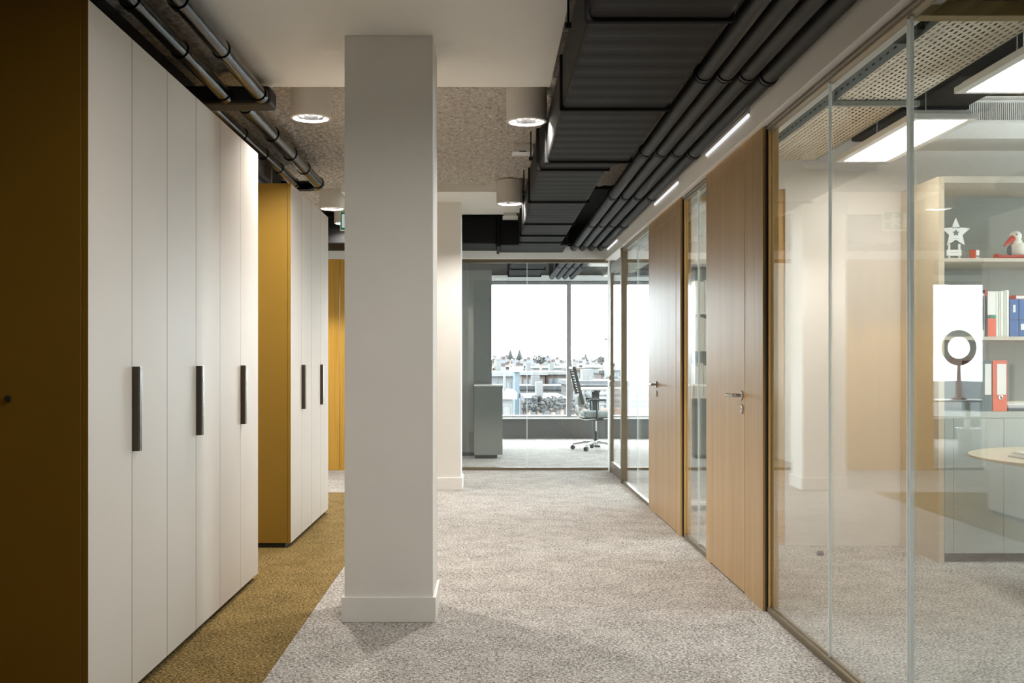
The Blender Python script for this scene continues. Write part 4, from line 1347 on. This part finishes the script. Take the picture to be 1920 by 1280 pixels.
def building(x0p, x1p, ytop, D, depth, wall, roof, label, rows=0, cols=0, pitch=0.0, wy=None, group=None, name='town_building', band=None, cat='building'):
    """a block whose front spans two columns of the picture at distance D; roof flat or pitched"""
    x0, x1, z1 = px(x0p, D), px(x1p, D), pz(ytop, D)
    t = thing(name, label, cat, ((x0 + x1) / 2, D + depth / 2, GZ), group)
    box('walls', x0, x1, D, D + depth, GZ, z1, wall, t)
    if pitch > 0:
        h = pitch
        o_ = 0.02 * (x1 - x0)
        vv = [(x0 - o_, D - 0.3, z1), (x1 + o_, D - 0.3, z1), (x1 + o_, D + depth + 0.3, z1), (x0 - o_, D + depth + 0.3, z1), (x0 - o_, D + depth / 2, z1 + h), (x1 + o_, D + depth / 2, z1 + h)]
        c = Vector(((x0 + x1) / 2, D + depth / 2, z1))
        me = mesh_from([Vector(q) - c for q in vv], [(0, 1, 5, 4), (2, 3, 4, 5), (0, 4, 3), (1, 2, 5), (0, 3, 2, 1)], roof)
        place('roof', me, c, t)
        cw = 0.04 * (x1 - x0) + 0.25
        box('chimney', x0 + 0.7 * (x1 - x0) - cw, x0 + 0.7 * (x1 - x0) + cw, D + depth / 2 - cw, D + depth / 2 + cw, z1 + h * 0.5, z1 + h + 0.35, 'brick', t)
    else:
        box('roof', x0 - 0.2, x1 + 0.2, D - 0.2, D + depth + 0.2, z1, z1 + 0.25, roof, t)
        box('roof_unit', x0 + 0.3 * (x1 - x0), x0 + 0.5 * (x1 - x0), D + depth * 0.4, D + depth * 0.6, z1 + 0.25, z1 + 0.9, 'render_white', t)
    if rows and cols:
        ww = (x1 - x0) / (cols * 2 + 1)
        za, zb = (z1 - 0.3, z1 - 0.3 - rows * 2.0) if wy is None else wy
        hh = (za - zb) / rows
        for i in range(cols):
            for j in range(rows):
                xa = x0 + ww * (2 * i + 1)
                zt = za - hh * j
                wdw = box('window', xa - 0.06, xa + ww + 0.06, D - 0.06, D + 0.02, zt - hh * 0.58, zt, 'render_white', t)
                box('pane', xa + 0.05, xa + ww - 0.05, D - 0.08, D - 0.05, zt - hh * 0.54, zt - hh * 0.04, 'town_window', wdw)
    if band:
        box('band', x0 - 0.05, x1 + 0.05, D - 0.12, D, z1 + band[0], z1 + band[1], band[2], t)
    return t


building(978, 1022, 703, 80, 12, 'brick', 'roof_white', 'brick building with a row of four small windows and white roof edge', 2, 4, name='brick_building')
building(1024, 1064, 702, 86, 10, 'brick', 'roof_white', 'flat brick building beside the dark window post', 1, 3)
building(918, 962, 705, 60, 8, 'render_white', 'roof_white', 'low white flat roofed building next to the low cabinet', 2, 3)
building(965, 974, 697, 55, 4, 'render_blue', 'roof_white', 'slim pale blue stair tower left of the brick building', 0, 0)
building(940, 960, 748, 42, 6, 'render_white', 'roof_white', 'white louvred building low down beside the cabinet', 5, 1)
building(992, 1058, 756, 48, 8, 'brick_dark', 'roof_grey', 'dark low building with blue windows at the foot of the view', 1, 5)
building(1000, 1062, 690, 124, 12, 'render_white', 'roof_white', 'long white terrace with many windows behind the brick building', 1, 9)
building(1068, 1106, 694, 106, 8, 'brick', 'roof_brown', 'brick block seen above the office chair', 1, 4)
building(1108, 1122, 689, 97, 6, 'render_white', 'roof_white', 'white dormer block with two windows right of the office chair', 1, 2)
building(1127, 1168, 700, 86, 6, 'brick', 'roof_grey', 'brick block behind the bronze door', 2, 4)
building(1070, 1174, 722, 62, 8, 'brick_dark', 'roof_grey', 'long dark roofed building below the brick blocks on the right', 1, 8)
building(975, 1056, 730, 72, 6, 'render_white', 'roof_grey', 'low grey roofed building behind the bare trees', 1, 7)
# pale tall building on the right with dark curved gables
tb = building(1177, 1226, 628, 70, 14, 'render_blue', 'roof_white', 'tall pale blue building with dark curved roof gables', 0, 0, name='gabled_tower', cat='building')
D = 70
for k in range(5):
    xa = px(1180 + 10 * k, D)
    box('pilaster', xa, xa + 0.16, D - 0.35, D, GZ, pz(630, D), 'render_white', tb)
    for j in range(4):
        zt = pz(640 + 22 * j, D)
        wd = box('window', xa + 0.19, xa + 0.32, D - 0.08, D, zt - 0.6, zt, 'town_window', tb)
for c, wdt, hgt in ((1186, 16, 27), (1216, 22, 34)):
    xc = px(c, D); w_ = wdt * D / F; h_ = hgt * D / F
    outl = [(-w_, 0)] + [(-w_ * math.cos(a) ** 1.6, h_ * (math.sin(a) ** 1.3)) for a in [i * math.pi / 16 for i in range(1, 8)]] + [(0, h_)] + \
           [(w_ * math.cos(a) ** 1.6, h_ * (math.sin(a) ** 1.3)) for a in [i * math.pi / 16 for i in range(7, 0, -1)]] + [(w_, 0)]
    place('gable', extrude(outl, 1.2, 'roof_grey'), (xc, D + 1.0, pz(628, D) + 0.25), tb)
tube('mast', [(px(1178, D), D + 1, pz(628, D)), (px(1178, D), D + 1, pz(572, D))], 0.06, 'roof_grey', tb, 8)
# roof terrace with pipes and a terracotta parapet right of the office
rp = thing('roof_parapet', 'terracotta parapet with pale rails on the roof outside', 'parapet', (6.0, 33, 0))
D = 33
box('terracotta_band', px(1130, D), px(1260, D), D, D + 0.6, pz(782, D), pz(766, D), 'terracotta', rp)
box('base_wall', px(1130, D), px(1260, D), D - 0.1, D + 0.7, GZ, pz(782, D), 'render_white', rp)
for y_, r_ in ((758, 0.05), (748, 0.10), (738, 0.07)):
    tube('rail_pipe', [(px(1128, D), D + 1.2, pz(y_, D + 1.2)), (px(1262, D), D + 1.2, pz(y_, D + 1.2))], r_, 'render_white', rp, 12)
for p_ in (1140, 1180, 1222):
    box('rail_post', px(p_, D + 1.2) - 0.06, px(p_, D + 1.2) + 0.06, D + 1.1, D + 1.3, pz(780, D), pz(734, D), 'render_white', rp)


def blob_tree(name, label, xp, yb, yt, D, kind, group=None):
    x, z0, z1 = px(xp, D), GZ, pz(yt, D)
    zb = pz(yb, D)
    hgt = z1 - zb
    t = thing(name, label, 'tree', (x, D, GZ), group)
    tube('trunk', [(x, D, GZ), (x, D, zb + 0.3 * hgt)], [0.03 * hgt + 0.25, 0.02 * hgt + 0.1], 'bark', t, 8)
    r = random.Random(int(xp * 13 + D))
    if kind == 'cone':
        ps = []
        for k in range(9):
            q = k / 8
            ps.append(((0, 0, zb + hgt * (0.04 + 0.94 * q)), (hgt * 0.34 * (1 - q) + 0.12, hgt * 0.34 * (1 - q) + 0.12, hgt * 0.11)))
    else:
        ps = []
        for k in range(60):
            a, q = r.uniform(0, 6.28), r.uniform(0, 1)
            rad = hgt * 0.55 * math.sqrt(max(0.05, 1 - (2 * q - 1) ** 2)) * r.uniform(0.4, 1.0)
            s = hgt * r.uniform(0.04, 0.13)
            ps.append(((rad * math.cos(a), rad * math.sin(a), zb + hgt * (0.12 + 0.8 * q)), (s, s, s * 0.8)))
    place('crown', ellipsoid_mesh(ps, 'foliage', 10), (x, D, 0), t)
    return t


blob_tree('conifer', 'pale pointed conifer, left of the twin pointed trees', 957, 672, 656, 181, 'cone')
blob_tree('conifer', 'pale pointed conifer, right of the twin pointed trees', 974, 673, 656, 182, 'cone')
blob_tree('tree', 'bare bushy tree in the middle of the skyline', 1014, 684, 664, 110, 'blob')
blob_tree('tree', 'bushy tree on the skyline at the left edge of the window', 928, 674, 666, 146, 'blob')
blob_tree('tree', 'round bushy tree on the skyline right of the window post', 1128, 684, 667, 148, 'blob')
blob_tree('conifer', 'slim pointed tree right of the window post on the skyline', 1098, 677, 662, 262, 'cone')
blob_tree('tree', 'hazy bushy tree on the skyline left of the window post', 1003, 677, 666, 190, 'blob')
for k, (a, b, c, d) in enumerate(((1010, 776, 738, 45), (1036, 775, 740, 46), (1052, 770, 742, 47), (1082, 776, 745, 44), (1095, 770, 735, 50), (990, 776, 750, 44))):
    blob_tree('shrub', 'greyish winter shrub among the low roofs in front of the window', a, b, c, d, 'blob', 'winter shrubs among the low roofs')
for k in range(120):
    row, i = divmod(k, 24)
    D = (140, 163, 190, 225, 290)[row] + random.uniform(0, 3)
    p0 = 700 + 26 * i + 7 * row + random.uniform(0, 2)
    w_ = random.uniform(14, 20)
    yt = (694, 689, 685.5, 682, 679.5)[row] + random.uniform(-1.5, 2.5)
    building(p0, p0 + w_, yt, D, 8, random.choice(['brick', 'brick_dark', 'render_white', 'brick']), random.choice(['roof_grey', 'roof_brown', 'roof_grey']),
             'small hazy house in the ' + ['nearest', 'second', 'middle', 'fourth', 'farthest'][row] + ' row of rooftops towards the horizon', 1, 3,
             pitch=random.uniform(0.35, 0.9) * D / 160, wy=None, group='houses towards the horizon', name='distant_house', cat='house')
